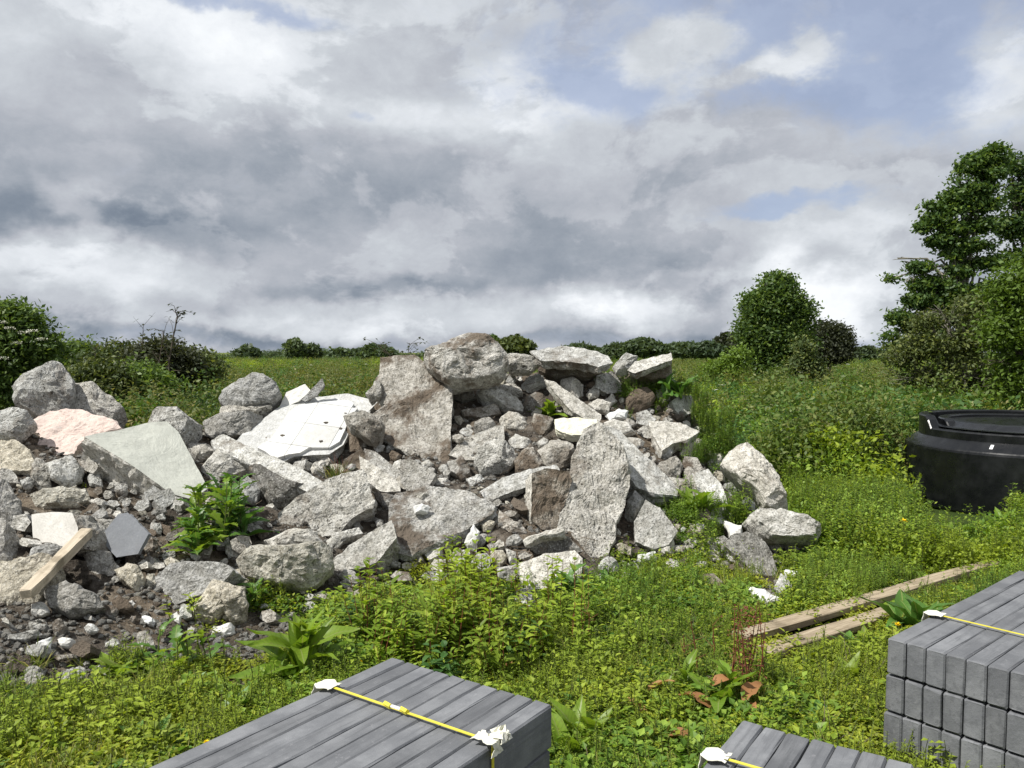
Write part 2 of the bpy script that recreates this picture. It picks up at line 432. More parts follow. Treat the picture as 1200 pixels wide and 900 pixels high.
def hit(u, v):
    """where the photo's ray through a pixel meets the pile or the ground"""
    d = ray(u, v); o = Vector((0, 0, CH)); Y = 2.0; prev = None
    while Y < 60:
        p = o + d * (Y / d.y)
        if p.z <= surf(p.x, p.y):
            lo, hi = Y - 0.06, Y
            for _ in range(8):
                mid = (lo + hi) / 2; q = o + d * (mid / d.y)
                if q.z <= surf(q.x, q.y): hi = mid
                else: lo = mid
            return o + d * (hi / d.y), True
        Y += 0.06 if Y < 12 else 1.0
        if Y > 10.5 and v < 560 and u < 860: break
    toe, cy, cz = col_par(u)
    if v < 560 and u < 860:
        return o + d * ((cy - 0.1) / d.y), False
    return o + d * (Y / d.y), False

def sheet(name, xs, ys, fz, mat, polar=False):
    V = []; Fc = []
    nx, ny = len(xs), len(ys)
    for j, b in enumerate(ys):
        for i, a in enumerate(xs):
            if polar: x, y = b * math.sin(a), b * math.cos(a)
            else: x, y = a, b
            V.append((x, y, fz(x, y)))
    for j in range(ny - 1):
        for i in range(nx - 1):
            q = j * nx + i
            Fc.append((q, q + 1, q + nx + 1, q + nx))
    return link(name, mesh(name, V, Fc, [mat], True))
radii = [0.3, 0.8, 1.3] + [1.6 + 0.07 * i for i in range(110)] + [9.4 * 1.12 ** i for i in range(1, 53)]
radii[-1] = 3500
g = sheet('ground', [math.radians(a) for a in np.linspace(-180, 180, 361)], radii, lambda x, y: ground(x, y) if math.hypot(x, y) < 200 else 0.0, M['ground'], True)
tag(g, kind='structure')
# the pile's own earth: dense grid over the pile
mx = np.arange(-7.0, 4.2, 0.045); my = np.arange(3.1, 11.4, 0.05)
V = []; idx = {}
Fc = []
hh = [[mound(x, y) for x in mx] for y in my]
for j in range(len(my) - 1):
    for i in range(len(mx) - 1):
        c4 = [(j, i), (j, i + 1), (j + 1, i + 1), (j + 1, i)]
        if max(hh[a][b] for a, b in c4) < -0.15: continue
        f = []
        for a, b in c4:
            if (a, b) not in idx:
                idx[(a, b)] = len(V); V.append((mx[b], my[a], hh[a][b]))
            f.append(idx[(a, b)])
        Fc.append(f)
tag(link('earth_mound', mesh('earth_mound', V, Fc, [M['soil']], True)), kind='structure')

# ------------------------------------------------------------ stones
ZUP = Vector((0, 0, 1))
def resample(pts, n):
    pts = [Vector(p) for p in pts]
    L_ = [(pts[(i + 1) % len(pts)] - pts[i]).length for i in range(len(pts))]
    tot = sum(L_); out = []; acc = 0; i = 0
    for k in range(n):
        s = tot * k / n
        while acc + L_[i] < s:
            acc += L_[i]; i += 1
        out.append(pts[i].lerp(pts[(i + 1) % len(pts)], (s - acc) / max(L_[i], 1e-9)))
    # keep true corners
    for p in pts:
        j = min(range(n), key=lambda q: (out[q] - p).length)
        out[j] = p.copy()
    return out

def stone_mesh(name, poly, t, style, seed, n=64, cuts=5, rf=1.0, rs=1.0, mats=None, bulge=0.5, dens=1.0):
    """poly: outline in the face plane (a, b), +d towards the viewer side of the face. style 'slab' or 'boulder'."""
    R = random.Random(seed)
    c = sum((Vector(p) for p in poly), Vector((0, 0))) / len(poly)
    A = sum(poly[i][0] * poly[(i + 1) % len(poly)][1] - poly[(i + 1) % len(poly)][0] * poly[i][1] for i in range(len(poly))) / 2
    if A < 0: poly = poly[::-1]
    size = math.sqrt(abs(A))
    out = resample(poly, n)
    c = sum(out, Vector((0, 0))) / n
    rings = []
    nf = max(3, int(n / 6 * dens))
    if style == 'slab':
        for i in range(1, nf + 1):
            s = (i / nf) ** 0.85
            rings.append((s * 0.985, 0.0, 0))
        bv = min(t * 0.12, 0.02)
        rings.append((1.0, -bv, 1))
        ns = max(2, min(14, int(t / (size / n * 3.2)) + 1))
        for i in range(1, ns):
            q = i / ns
            rings.append((1.0 - 0.07 * q + 0.02 * math.sin(q * 9 + seed), -bv - (t - bv) * q, 2))
        rings.append((0.9, -t, 2)); rings.append((0.5, -t, 2))
    else:
        fr = size * bulge
        for i in range(1, nf + 1):
            ph = (i / nf) * math.pi / 2
            s = math.sin(ph) ** 0.70; d = fr * max(0, math.cos(ph)) ** 0.62
            rings.append((s, d, 1 if i > nf * .7 else 0))
        for i in range(1, 5):
            ph = i / 5 * math.pi / 2
            rings.append((math.cos(ph) ** 0.8, -t * math.sin(ph) ** 0.8, 2))
    V = [Vector((c.x, c.y, 0.0 if style == 'slab' else size * bulge))]
    W = [0]
    for s, d, k in rings:
        for p in out:
            q = c + (p - c) * s
            V.append(Vector((q.x, q.y, d))); W.append(k)
    last = Vector((c.x, c.y, -t)); V.append(last); W.append(2)
    # chiselled facets
    if style != 'slab':
        for _ in range(cuts):
            th = R.uniform(0, 2 * math.pi); el_ = R.uniform(0.15, 1.2)
            nn = Vector((math.cos(th) * math.sin(el_), math.sin(th) * math.sin(el_), math.cos(el_)))
            mxd = max((v - Vector((c.x, c.y, 0))).dot(nn) for v in V)
            h = mxd * R.uniform(0.66, 0.90)
            for i, v in enumerate(V):
                e = (v - Vector((c.x, c.y, 0))).dot(nn) - h
                if e > 0: V[i] = v - nn * e * 0.94
    off = Vector((seed * 3.7 % 91, seed * 1.3 % 57, seed * 7.1 % 33))
    for i, v in enumerate(V):
        k = W[i]
        amp = (rf if k == 0 else (0.8 * rs if k == 1 else rs))
        p = v + off
        lo = noise.noise_vector(p * (1.8 / max(size, .05))) * size * 0.05 * (0.5 if k == 0 and style == 'slab' else 1)
        mi_ = noise.noise_vector(p * (5.5 / max(size, .05))) * size * 0.028
        vn = noise.voronoi(p * 11.0)[0]
        chip = (vn[1] - vn[0]) * 0.016
        fi = noise.noise_vector(p * 45) * 0.006
        dv = (lo + (mi_ + fi) * amp)
        rad = Vector((v.x - c.x, v.y - c.y, v.z * 1.2))
        if rad.length > 1e-6: rad.normalize()
        if k == 0 and style == 'slab':
            dv = Vector((dv.x * .4, dv.y * .4, dv.z)); dv.z += chip * amp * 0.8
        else: dv += rad * (chip * amp * 1.6 - 0.012 * amp)
        V[i] = v + dv
    Fc = []; mi = []
    nm = len(mats) if mats else 1
    for i in range(n):
        Fc.append((0, 1 + i, 1 + (i + 1) % n)); mi.append(0)
    for r in range(len(rings) - 1):
        side = 1 if (rings[r + 1][2] >= 1 and nm > 1) else 0
        for i in range(n):
            a = 1 + r * n + i; b = 1 + r * n + (i + 1) % n
            Fc.append((a, a + n, b + n, b)); mi.append(side)
    base_ = 1 + (len(rings) - 1) * n
    for i in range(n):
        Fc.append((base_ + i, len(V) - 1, base_ + (i + 1) % n)); mi.append(1 if nm > 1 else 0)
    return V, Fc, mi

def frame_of(nv):
    nv = Vector(nv).normalized()
    a = ZUP.cross(nv)
    if a.length < 1e-3: a = Vector((1, 0, 0))
    a.normalize(); b = nv.cross(a)
    return Matrix((a, b, nv)).transposed()

MASK = np.zeros((900, 1200), dtype=bool)
def mark(pts, grow=0):
    us = [p[0] for p in pts]; vs = [p[1] for p in pts]
    for y in range(max(0, int(min(vs))), min(899, int(max(vs))) + 1):
        xs = []
        for i in range(len(pts)):
            (x1, y1), (x2, y2) = pts[i], pts[(i + 1) % len(pts)]
            if (y1 <= y) != (y2 <= y): xs.append(x1 + (y - y1) / (y2 - y1) * (x2 - x1))
        xs.sort()
        for a, b in zip(xs[::2], xs[1::2]):
            MASK[y, max(0, int(a) - grow):min(1199, int(b) + grow)] = True

HERO = []
def stone(pix, name, cat, label, mats='concrete', style='boulder', n=None, t=None, lift=None, depth=None, short=None, bulge=0.40,
          rf=1.0, rs=1.0, cuts=8, group='broken concrete lying on the rubble pile', dens=1.0):
    if isinstance(pix, str):
        pix = [tuple(float(q) for q in s.split(',')) for s in pix.split()]
    cu = sum(p[0] for p in pix) / len(pix); cv = sum(p[1] for p in pix) / len(pix)
    g_ = 1.07 if style == 'slab' else 1.11
    pix = [(cu + (p[0] - cu) * g_, cv + (p[1] - cv) * g_) for p in pix]
    A = abs(sum(pix[i][0] * pix[(i + 1) % len(pix)][1] - pix[(i + 1) % len(pix)][0] * pix[i][1] for i in range(len(pix)))) / 2
    h, ok = hit(cu, cv)
    if depth is not None: h = P(cu, cv, depth)
    r_m = math.sqrt(A) / F * h.y
    view = (Vector((0, 0, CH)) - h).normalized()
    if n is None:
        n = (view * 0.55 + Vector((0, -0.45, 0.9)).normalized() * 0.6) if style == 'boulder' else Vector((0, -0.6, 0.8))
    n = Vector(n).normalized()
    if lift is None: lift = 0.30 * r_m + 0.04 if style == 'boulder' else 0.15
    elif lift > .1: lift += .05
    o = h + view * lift
    if t is None: t = (0.65 * r_m if style == 'boulder' else 0.2)
    Mx = frame_of(n); Mi = Mx.transposed()
    poly = []
    for (u, v) in pix:
        d = ray(u, v); k = (o - Vector((0, 0, CH))).dot(n) / d.dot(n)
        q = Vector((0, 0, CH)) + d * k - o
        ql = Mi @ q
        poly.append((ql.x, ql.y))
    per = sum(math.dist(pix[i], pix[(i + 1) % len(pix)]) for i in range(len(pix)))
    nn = int(max(14, min(96, per / 3.2)))
    ms = [M[k] for k in mats.split(',')]
    seed = int(cu * 7 + cv * 3)
    V, Fc, mi = stone_mesh(name, poly, t, style, seed, nn, cuts, rf, rs, ms, bulge, dens)
    V = [Mx @ v for v in V]
    me = mesh(name, V, Fc, ms, False, mi)
    ob = link(name, me, None, o)
    tag(ob, label, cat, group)
    mark(pix)
    if short: HERO.append((cu, cv, short))
    ob['_n'] = tuple(n)
    del ob['_n']
    return ob, o, n, poly, Mx
SL = 'concrete slab'; CK = 'concrete chunk'
def s(pix, label, mats='concrete', style='boulder', **k):
    nm = 'concrete_slab' if style == 'slab' else 'concrete_chunk'
    return stone(pix, k.pop('name', nm), k.pop('cat', SL if style == 'slab' else CK), label, mats, style, **k)
# ---- left end of the pile
s('20,457 32,435 50,425 72,430 85,447 87,465 80,484 45,490 22,478', 'tall rounded grey boulder at the top of the pile, in front of the elder bush', 'rough', depth=7.2, short='the tall rounded boulder', bulge=.5)
s('84,449 105,452 120,462 136,472 148,487 147,500 115,497 82,485', 'grey chunk sloping away behind the tall rounded boulder, on the side of the scrub', 'rough', depth=7.4)
s('22,512 37,495 60,484 95,482 108,487 131,494 138,501 122,508 104,514 92,524 87,538 57,544 45,538 30,524', 'large pale pink chunk with a smooth broken face', 'pink', 'slab', n=(-.12, -.62, .77), t=.3, lift=.45, short='the pink chunk', rf=1.4)
s('103,512 140,505 170,498 194,496 208,508 240,570 222,582 200,576 172,556 125,526', 'largest pale grey-green slab with a flat smooth face and a thick rough broken side', 'smooth,pale', 'slab', n=(.50, -.36, .79), t=.42, lift=.60, short='the big smooth grey-green slab', rf=.25, rs=1.5)
s('218,522 240,516 252,530 250,544 235,548 225,537', 'small white-topped chunk beside the corner of the smooth grey-green slab', 'pale,grey')
s('172,490 180,483 208,481 228,487 235,500 232,514 220,524 205,512 193,500 175,498', 'rounded grey boulder just behind the smooth grey-green slab', 'rough')
s('240,490 270,484 302,482 305,490 288,508 250,513 238,508', 'flat weathered grey slab under the small stack of boulders behind the white tiled slab', 'grey', n=(0, -.9, .43), t=.3, bulge=.2)
s('258,470 265,455 277,446 295,442 312,446 324,455 327,467 317,476 300,479 265,479', 'rounded grey boulder crowning the small stack behind the white tiled slab', 'grey', depth=7.5, short='the rounded boulder behind the tiled slab', bulge=.5)
s('260,477 290,476 315,472 318,481 300,488 260,490', 'rough grey stone squeezed between the rounded boulder and the flat slab beneath it', 'rough', depth=7.3)
s('-14,482 15,480 33,486 42,496 32,507 20,516 -14,508', 'grey boulder at the edge of the photo, just above the cream jagged chunk', 'rough')
s('-14,509 12,512 35,528 40,545 33,552 -14,548', 'cream jagged chunk at the edge of the photo beside the pink chunk', 'cream', 'slab', n=(-.1, -.6, .8), t=.2, rf=1.8)
s('38,540 48,536 60,550 60,570 45,573 37,560', 'small upright grey stone between the cream jagged chunk and the grey lump', 'rough')
s('54,545 85,537 97,548 96,562 75,570 62,562', 'grey lump tucked under the pink chunk', 'concrete', rf=.6)
s('38,580 70,573 100,575 105,588 90,594 45,597', 'long low stone lying just above the white painted block', 'cream', lift=.02)
s('-16,566 8,566 22,588 25,606 15,630 -16,612', 'big dark grey boulder at the edge of the photo beside the long low stone', 'grey')
s('-16,612 8,614 22,630 24,650 10,664 -16,670', 'rounded pale grey boulder at the edge of the photo beside the white painted block', 'grey', bulge=.55)
s('38,604 60,601 84,602 90,618 88,641 75,645 40,638', 'squared block with a white painted face and broken grey sides', 'white,rough', 'slab', n=(-.50, -.80, .33), t=.42, lift=.40, short='the white painted block', rf=.15, rs=1.3)
s('139,604 150,602 173,625 161,648 137,652 117,631', 'flat blue-grey plate leaning below the big smooth slab', 'plate', 'slab', n=(-.15, -.92, .35), t=.05, lift=.36, name='stone_plate', short='the blue-grey plate', rf=.1, rs=.5)
s('34,640 48,637 72,640 75,650 60,657 38,654', 'small flat stone under the white painted block', 'grey')
s('-14,662 20,657 55,655 67,665 52,690 40,706 20,719 -14,716', 'big flat cream-grey chunk under the slanting timber stake', 'cream', n=(-.1, -.6, .8), bulge=.25, short='the big flat chunk under the stake')
s('50,692 80,686 115,700 120,714 85,724 60,714', 'grey chunk below the lump of dark turf', 'grey')
s('100,652 115,645 130,648 137,664 126,680 105,678', 'grey striped stone below the blue-grey plate', 'grey')
s('125,666 133,659 140,662 137,673 126,678', 'tiny pale stone between the striped stone and the cream angular stone', 'pale')
s('135,667 150,661 163,667 170,680 166,694 155,691 143,680', 'cream angular stone on the bare earth below the blue-grey plate', 'cream', short='the cream angular stone')
s('170,676 180,673 184,684 178,694 169,688', 'small cream stone touching the pointed end of the flat grey slab', 'cream')
s('181,680 200,661 215,659 258,660 271,669 257,684 225,700 193,716 180,711', 'flat grey slab with a lit upper edge, lying alone below the thistle clump', 'grey', 'slab', n=(-.22, -.82, .50), t=.18, lift=.16, short='the lone flat grey slab', rf=1.2)
s('228,710 250,683 262,683 286,692 289,710 286,729 275,734 262,720 240,734 229,726', 'lumpy cream concrete with an earth-filled hollow', 'cream', short='the lumpy cream concrete', rf=1.6)
s('247,735 260,732 272,731 278,740 265,748 249,749', 'white stone resting on bare soil in front of the lumpy cream concrete', 'white', lift=.04)
s('200,722 208,718 213,722 212,736 202,737', 'small upright white stone beside the lumpy cream concrete', 'white')
s('167,722 175,721 183,728 180,734 168,730', 'small white flake on the dark soil below the flat grey slab', 'white')
s('149,704 156,702 160,708 154,713 149,710', 'tiny white stone on the dark soil below the cream angular stone', 'white')
s('67,748 80,746 91,754 80,761 69,758', 'flat white flake near the bottom of the gravelly slope', 'white')
s('42,750 62,746 60,760 43,758', 'bright white fragment beside the flat white flake', 'white')
s('10,744 40,738 52,744 30,752 10,749', 'thin grey slab sliver lying on the gravelly slope', 'grey', short='the thin slab sliver')
s('34,731 50,724 58,732 45,741 33,739', 'small rough grey stone just above the thin slab sliver', 'rough')
# ---- white tiled slab and around
tiled = s('278,518 290,505 312,490 330,477 345,470 372,466 405,462 425,468 438,474 424,488 410,494 400,520 384,531 345,533 325,541 300,529 280,521',
  'large thick pale slab faced with cracked white tiles', 'palewhite,rough', 'slab', n=(.05, -.52, .85), t=.28, lift=.30, name='tiled_slab', short='the white tiled slab', rf=.3, rs=1.3)
s('328,477 336,460 357,451 363,458 350,470 332,478', 'white pointed shard standing on the top edge of the white tiled slab', 'white', 'slab', n=(-.1, -.9, .4), t=.05, depth=7.5, rf=.3)
s('354,468 377,444 380,452 371,464 358,470', 'thin grey shard sticking up beside the white pointed shard', 'grey', 'slab', n=(-.1, -.9, .3), t=.04, depth=7.5, rf=.4)
s('252,518 265,511 300,528 350,549 377,565 374,576 360,577 312,552 255,527', 'long narrow slab lying aslant below the white tiled slab', 'concrete,grey', 'slab', n=(-.05, -.55, .83), t=.15, lift=.30, short='the long narrow slab', rs=1.3)
s('292,546 312,552 362,578 350,592 325,594 306,580', 'shaded grey chunk under the long narrow slab', 'dark', lift=.12)  # grey chunk, the slab's shade on it is put into the dark colour
s('236,547 255,530 290,538 298,555 275,560 245,564', 'pale lump at the end of the long narrow slab, above the thistle clump', 'pale')
s('268,572 290,560 306,572 300,590 278,590', 'pale chunk half hidden by the thistle clump', 'grey')
s('362,546 375,537 382,542 381,558 368,561', 'small pale boulder beside the dry grass tuft', 'pale')
s('402,500 411,491 430,498 442,515 437,532 410,530', 'mossy brown-stained chunk behind the dry grass tuft', 'dirty')
s('428,527 440,530 469,553 470,564 457,563 430,541', 'brown-stained narrow slab under the steep earth-patched slab', 'dirty', 'slab', n=(-.2, -.7, .7), t=.10)
s('422,537 438,545 467,564 468,576 446,575 425,561', 'flat pale slab jutting out over a dark gap', 'concrete,grey', 'slab', n=(.0, -.55, .85), t=.10, lift=.2)
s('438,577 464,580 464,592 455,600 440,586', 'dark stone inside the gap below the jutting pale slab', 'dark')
s('328,602 342,590 365,575 380,564 410,554 423,551 436,588 434,596 410,608 392,626 375,627 365,622 335,627 331,620', 'big pebbly grey slab tilted above the beige boulder', 'rough,concrete', 'slab', n=(-.05, -.75, .66), t=.18, lift=.22, short='the big pebbly slab', rf=1.6, rs=1.4)
s('308,632 325,620 370,624 381,635 380,643 342,641 312,640', 'small flat stone lying on top of the beige boulder', 'concrete', lift=.2)
s('282,656 300,643 332,638 382,642 389,657 375,678 360,689 337,687 310,680 287,671', 'long rounded beige boulder with a lumpy face', 'cream', short='the beige boulder', rf=1.5, bulge=.35, lift=.18)
s('262,636 272,634 286,642 283,653 268,656', 'small pale stone at the end of the beige boulder', 'pale')
s('266,672 280,665 298,681 290,693 272,690', 'pale stone wedged between the beige boulder and the lumpy cream concrete', 'cream')
s('380,630 420,621 424,627 402,637 395,647 383,643', 'narrow flat stone lying between the big pebbly slab and the dirt-covered slab', 'concrete')
s('391,656 410,640 432,625 457,611 463,630 441,659 422,665 395,667', 'grey slab leaning at the foot of the dirt-covered slab', 'concrete,rough', 'slab', n=(-.15, -.65, .75), t=.22, lift=.15, rf=1.2)
s('459,590 467,579 500,572 540,575 576,592 574,604 545,619 522,631 482,648 467,646 458,626', 'wide dirt-covered slab with loose white stones on it', 'dirty,rough', 'slab', n=(0, -.52, .85), t=.15, lift=.22, short='the dirt-covered slab', rf=1.5, rs=1.3)
s('485,593 495,589 505,593 500,601 486,602', 'small white oval stone lying on the dirt-covered slab', 'white', lift=.26)
s('486,580 500,576 506,580 493,587', 'little cream stone near the upper edge of the dirt-covered slab', 'pale', lift=.26)
s('385,668 402,668 400,690 380,694 374,684', 'dark filler standing in for the shade in the hole under the beige boulder', 'dark', lift=.0)  # added piece, its dark colour stands in for shade in the empty hole
s('470,540 482,539 510,556 496,578 480,578 470,565', 'grey chunk with a smooth five-sided face under the steep earth-patched slab', 'grey,concrete', 'slab', n=(-.1, -.92, .38), t=.2, lift=.22, rf=.3, short='the smooth five-sided chunk')
s('464,562 471,557 480,575 476,582 466,578', 'small stone against the side of the smooth five-sided chunk', 'concrete')
s('505,565 515,560 528,564 525,572 508,573', 'white pebble-like chunk between the smooth five-sided chunk and the round earthy lump', 'pale')
s('525,540 540,534 553,555 541,563 528,554', 'round earthy lump below the flat sandy slab', 'dirty')
s('514,549 522,543 529,555 523,563', 'small upright stone beside the round earthy lump', 'concrete')
s('546,562 565,555 569,565 553,571', 'stubby pale stone between the round earthy lump and the slanting beam', 'pale')
# ---- the steep slab and the peak
s('447,422 485,420 500,430 528,442 526,500 524,541 505,536 488,532 465,522 450,511 432,499 437,485 452,474 442,466 438,455 446,440', 'steep brown-patched slab standing under the topmost boulder', 'dirty,rough', 'slab', n=(-.05, -.72, .68), t=.28, depth=7.3, short='the steep earth-patched slab', rf=1.5, rs=1.4)
s('429,463 439,448 447,446 447,465 435,472', 'pale knob on the outer side of the steep slab', 'rough', depth=7.35)
s('405,490 430,484 450,496 452,512 440,520 425,512 410,502', 'rough broken chunk between the white tiled slab and the steep slab', 'rough', depth=6.95, bulge=.3)
s('482,420 495,410 515,401 530,396 552,394 578,401 588,408 591,422 583,435 555,443 527,447 503,432', 'topmost boulder of the pile, pale above and earthy brown below', 'dirty', n=(-.15, -.80, .58), depth=7.6, bulge=.25, short='the topmost boulder', rf=1.6)
s('588,420 605,414 620,417 632,426 622,436 600,436', 'pale knobbly stone beside the topmost boulder', 'rough', depth=7.9)
s('624,413 645,408 665,406 681,408 710,417 716,425 700,429 670,424 635,422', 'thin flat slab lying on the skyline with deep shade beneath', 'concrete,dirty', 'slab', n=(.0, -.42, .9), t=.09, depth=7.9, short='the thin skyline slab', rs=1.2)
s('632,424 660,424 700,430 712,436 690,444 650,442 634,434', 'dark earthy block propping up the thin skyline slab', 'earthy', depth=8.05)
s('718,428 730,414 746,421 744,432 735,437 722,436', 'pointed white chunk on the skyline', 'pale', depth=7.95, short='the pointed white chunk')
s('736,434 745,424 785,414 787,422 762,431 745,437', 'tilted pale slab jutting from the skyline beyond the pointed white chunk', 'pale,dirty', 'slab', n=(-.1, -.5, .85), t=.07, depth=7.9)
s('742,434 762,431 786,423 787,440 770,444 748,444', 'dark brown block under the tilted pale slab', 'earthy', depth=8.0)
# ---- upper middle
s('527,458 537,451 552,456 557,467 541,471 529,467', 'small triangular stone right beside the steep slab, under the topmost boulder', 'concrete')
s('560,465 561,453 572,452 592,462 611,472 611,482 590,484 568,473', 'long pale stone lying aslant below the topmost boulder', 'concrete', short='the long aslant stone')
s('542,482 567,475 584,476 585,486 565,491 545,489', 'low flat stone in front of the long aslant stone', 'dirty')
s('586,492 597,484 621,490 623,500 616,506 589,503', 'oblong rounded grey stone below the long aslant stone', 'concrete', short='the oblong rounded stone')
s('584,452 595,448 608,452 612,462 602,467 587,460', 'small knobbly stone above the long aslant stone', 'rough')
s('611,450 620,442 637,441 640,452 622,461 612,460', 'pale squarish stone high on the pile, short of the thin skyline slab', 'pale', short='the pale squarish stone')
s('641,435 655,431 663,434 663,445 652,448 642,442', 'rounded grey stone just under the thin skyline slab', 'concrete')
s('640,446 652,450 675,466 703,486 701,495 685,491 668,480 650,460', 'long narrow concrete beam sloping down above the yellow chunk', 'pale,concrete', 'slab', n=(.1, -.6, .8), t=.08, lift=.2, short='the long narrow beam')
s('651,492 675,490 697,492 701,500 688,510 665,509 652,502', 'flat pale yellow chunk on top of the tall pebbly slab', 'yellow', 'slab', n=(.0, -.5, .86), t=.09, lift=.28, short='the yellow chunk', rf=1.2)
s('707,498 720,494 737,499 743,508 730,513 711,506', 'smooth white oval stone beside the yellow chunk', 'pale', rf=.3, rs=.3, cuts=1, short='the white oval stone')
s('687,462 695,451 704,453 701,465 690,468', 'small tilted pale stone above the end of the long narrow beam', 'concrete')
s('688,474 700,469 716,472 713,484 697,482', 'pale blocky stone at the lower end of the long narrow beam', 'pale')
s('710,486 725,479 736,482 733,491 715,493', 'white lump beside the blocky stone, near the green weeds', 'white')
s('708,469 718,462 724,470 716,476', 'little pale cube-like stone above the white lump', 'pale')
s('527,533 542,515 565,507 588,499 590,515 576,523 561,538 545,539', 'flat sandy slab on the earth beside the steep slab', 'pale,dirty', 'slab', n=(.1, -.5, .86), t=.07, lift=.08, short='the flat sandy slab')
s('558,545 561,530 580,520 600,526 604,542 589,558 566,558', 'rounded knobbly boulder at the middle of the pile', 'rough', short='the knobbly middle boulder', bulge=.5)
s('597,517 605,509 623,517 626,526 602,528', 'small pale stone above the rounded knobbly boulder', 'pale')
s('602,536 615,525 631,530 638,545 623,558 605,558', 'brown-faced stone against the rounded knobbly boulder', 'dirty')
s('628,531 655,511 671,520 673,540 653,553 640,551', 'pale slanting block above the earth-faced upright block', 'concrete', short='the pale slanting block')
s('565,575 590,560 620,551 650,545 654,552 627,560 622,568 572,587', 'narrow slab bridging a black hollow', 'pale,grey', 'slab', n=(-.1, -.6, .8), t=.07, lift=.24, short='the narrow bridging slab')
s('625,556 640,550 667,554 669,565 661,592 656,619 635,619 623,606', 'upright block with an earth-brown face and one lit pale edge', 'earthy,pale', 'slab', n=(.25, -.88, .4), t=.22, lift=.24, short='the earth-faced upright block', rf=1.5)
# ---- the tall slab
s('672,538 684,509 702,501 721,514 733,540 736,568 731,590 721,610 717,635 709,656 698,661 687,646 679,635 657,620 659,594 666,565', 'tall pebbly tapering slab standing out at the front of the pile', 'rough,concrete', 'slab', n=(.02, -.70, .71), t=.26, lift=.28, short='the tall pebbly slab', rf=2.0, rs=1.4)
s('704,499 727,507 747,528 767,545 793,571 791,580 765,577 745,569 738,560 733,540 721,514', 'long smooth slab running down from the tall pebbly slab', 'concrete,grey', 'slab', n=(.30, -.55, .78), t=.2, lift=.20, short='the long smooth slab', rf=.8)
s('750,576 775,581 778,590 757,591', 'small block under the lower end of the long smooth slab', 'concrete')
s('730,606 735,590 745,577 756,587 743,611 736,616', 'narrow upright stone beside the tall pebbly slab', 'grey')
s('744,611 757,588 773,597 793,622 783,637 765,642 746,634', 'pale triangular slab leaning at the foot of the long smooth slab', 'concrete', 'slab', n=(-.05, -.8, .6), t=.16, lift=.18, short='the pale triangular slab')
s('761,495 797,496 818,507 803,516 787,521 777,528 766,511', 'pale flat slab beside the small green bush', 'pale,concrete', 'slab', n=(.05, -.5, .86), t=.12, lift=.2, short='the pale flat slab')
s('769,528 780,520 789,528 786,537 772,536', 'round pale stone under the pale flat slab', 'pale')
s('765,543 792,536 800,546 796,561 785,562', 'grey stone below the round pale stone', 'dirty')
s('800,552 815,548 822,560 823,580 812,577 802,565', 'narrow earthy stone against the tilted oblong block', 'dirty')
s('812,556 830,551 846,570 852,590 846,599 830,593 819,575', 'tilted oblong block on the shoulder of the pile', 'pale', 'slab', n=(-.1, -.7, .7), t=.16, lift=.2, short='the tilted oblong block')
s('785,560 805,562 823,585 819,594 800,582', 'thin slab with one end under the tilted oblong block', 'concrete,dirty', 'slab', n=(-.1, -.7, .7), t=.09)
s('846,546 855,531 877,526 891,535 911,565 923,590 918,598 895,591 885,577 870,566 855,554', 'large leaning boulder with a pale ridged face, standing off in the weeds', 'pale', depth=6.75, short='the large leaning boulder', rf=1.8, bulge=.4)
s('870,611 882,601 915,602 945,609 960,619 956,631 932,632 895,630 875,619', 'long pale boulder lying level in the weeds', 'pale', depth=6.45, lift=.25, short='the long level boulder', rf=1.4)
s('911,634 937,631 951,645 945,652 925,647', 'grey stone tucked under the long level boulder', 'grey', depth=6.4, lift=.12)
s('851,640 860,627 875,625 892,632 903,647 910,672 906,691 892,682 875,662', 'mottled slab with white lichen patches leaning in the weeds', 'lichen', 'slab', n=(-.05, -.75, .65), t=.16, lift=.22, short='the mottled slab', rf=1.2)
s('907,686 915,673 928,687 928,698 912,698', 'pale stone at the foot of the mottled slab', 'pale', lift=.12)
s('877,687 900,692 917,705 900,712 882,702', 'low white stone in the grass under the mottled slab', 'white', lift=.12)
s('849,610 870,617 869,628 855,629', 'small white stone above the mottled slab', 'white', lift=.15)
s('920,668 935,669 939,678 922,678', 'small white stone peeping from the weeds beyond the mottled slab', 'white', lift=.15)
# ---- the foot of the pile
s('610,661 640,650 672,647 681,655 679,676 655,688 620,691 612,681', 'bright squared block at the very foot of the pile', 'pale,rough', 'slab', n=(-.05, -.60, .80), t=.24, lift=.20, short='the bright squared block', rs=1.4)
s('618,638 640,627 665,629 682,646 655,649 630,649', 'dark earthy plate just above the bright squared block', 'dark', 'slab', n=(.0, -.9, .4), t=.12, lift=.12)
s('613,631 640,622 657,621 664,628 632,633 616,639', 'pale ledge above the dark earthy plate', 'pale', lift=.2)
s('592,633 605,625 612,633 606,640 594,639', 'rounded grey stone near the end of the pale ledge', 'grey')
s('545,636 555,616 562,625 558,646 548,643', 'white pointed stone standing at the foot of the dirt-covered slab', 'white', lift=.12, short='the white pointed stone')
s('581,665 605,662 610,672 600,683 584,678', 'small grey stone beside the bright squared block', 'grey')
s('607,651 615,646 623,650 621,656 609,656', 'small smooth stone above the corner of the bright squared block', 'pale')
s('592,641 605,647 608,660 597,661', 'pale stone above the small grey stone', 'pale')
s('574,645 590,644 595,655 586,665 576,659', 'cream stone above the tall leafy weeds', 'cream')
s('700,666 712,651 726,662 719,677 704,678', 'whitish knob of rubble at the tip of the tall pebbly slab', 'pale')
s('725,656 738,659 741,668 730,666', 'small flat pebble below the tall pebbly slab', 'pale')
s('745,650 768,646 771,656 750,662', 'bright white stone lying in front of the pale triangular slab', 'white', lift=.1)
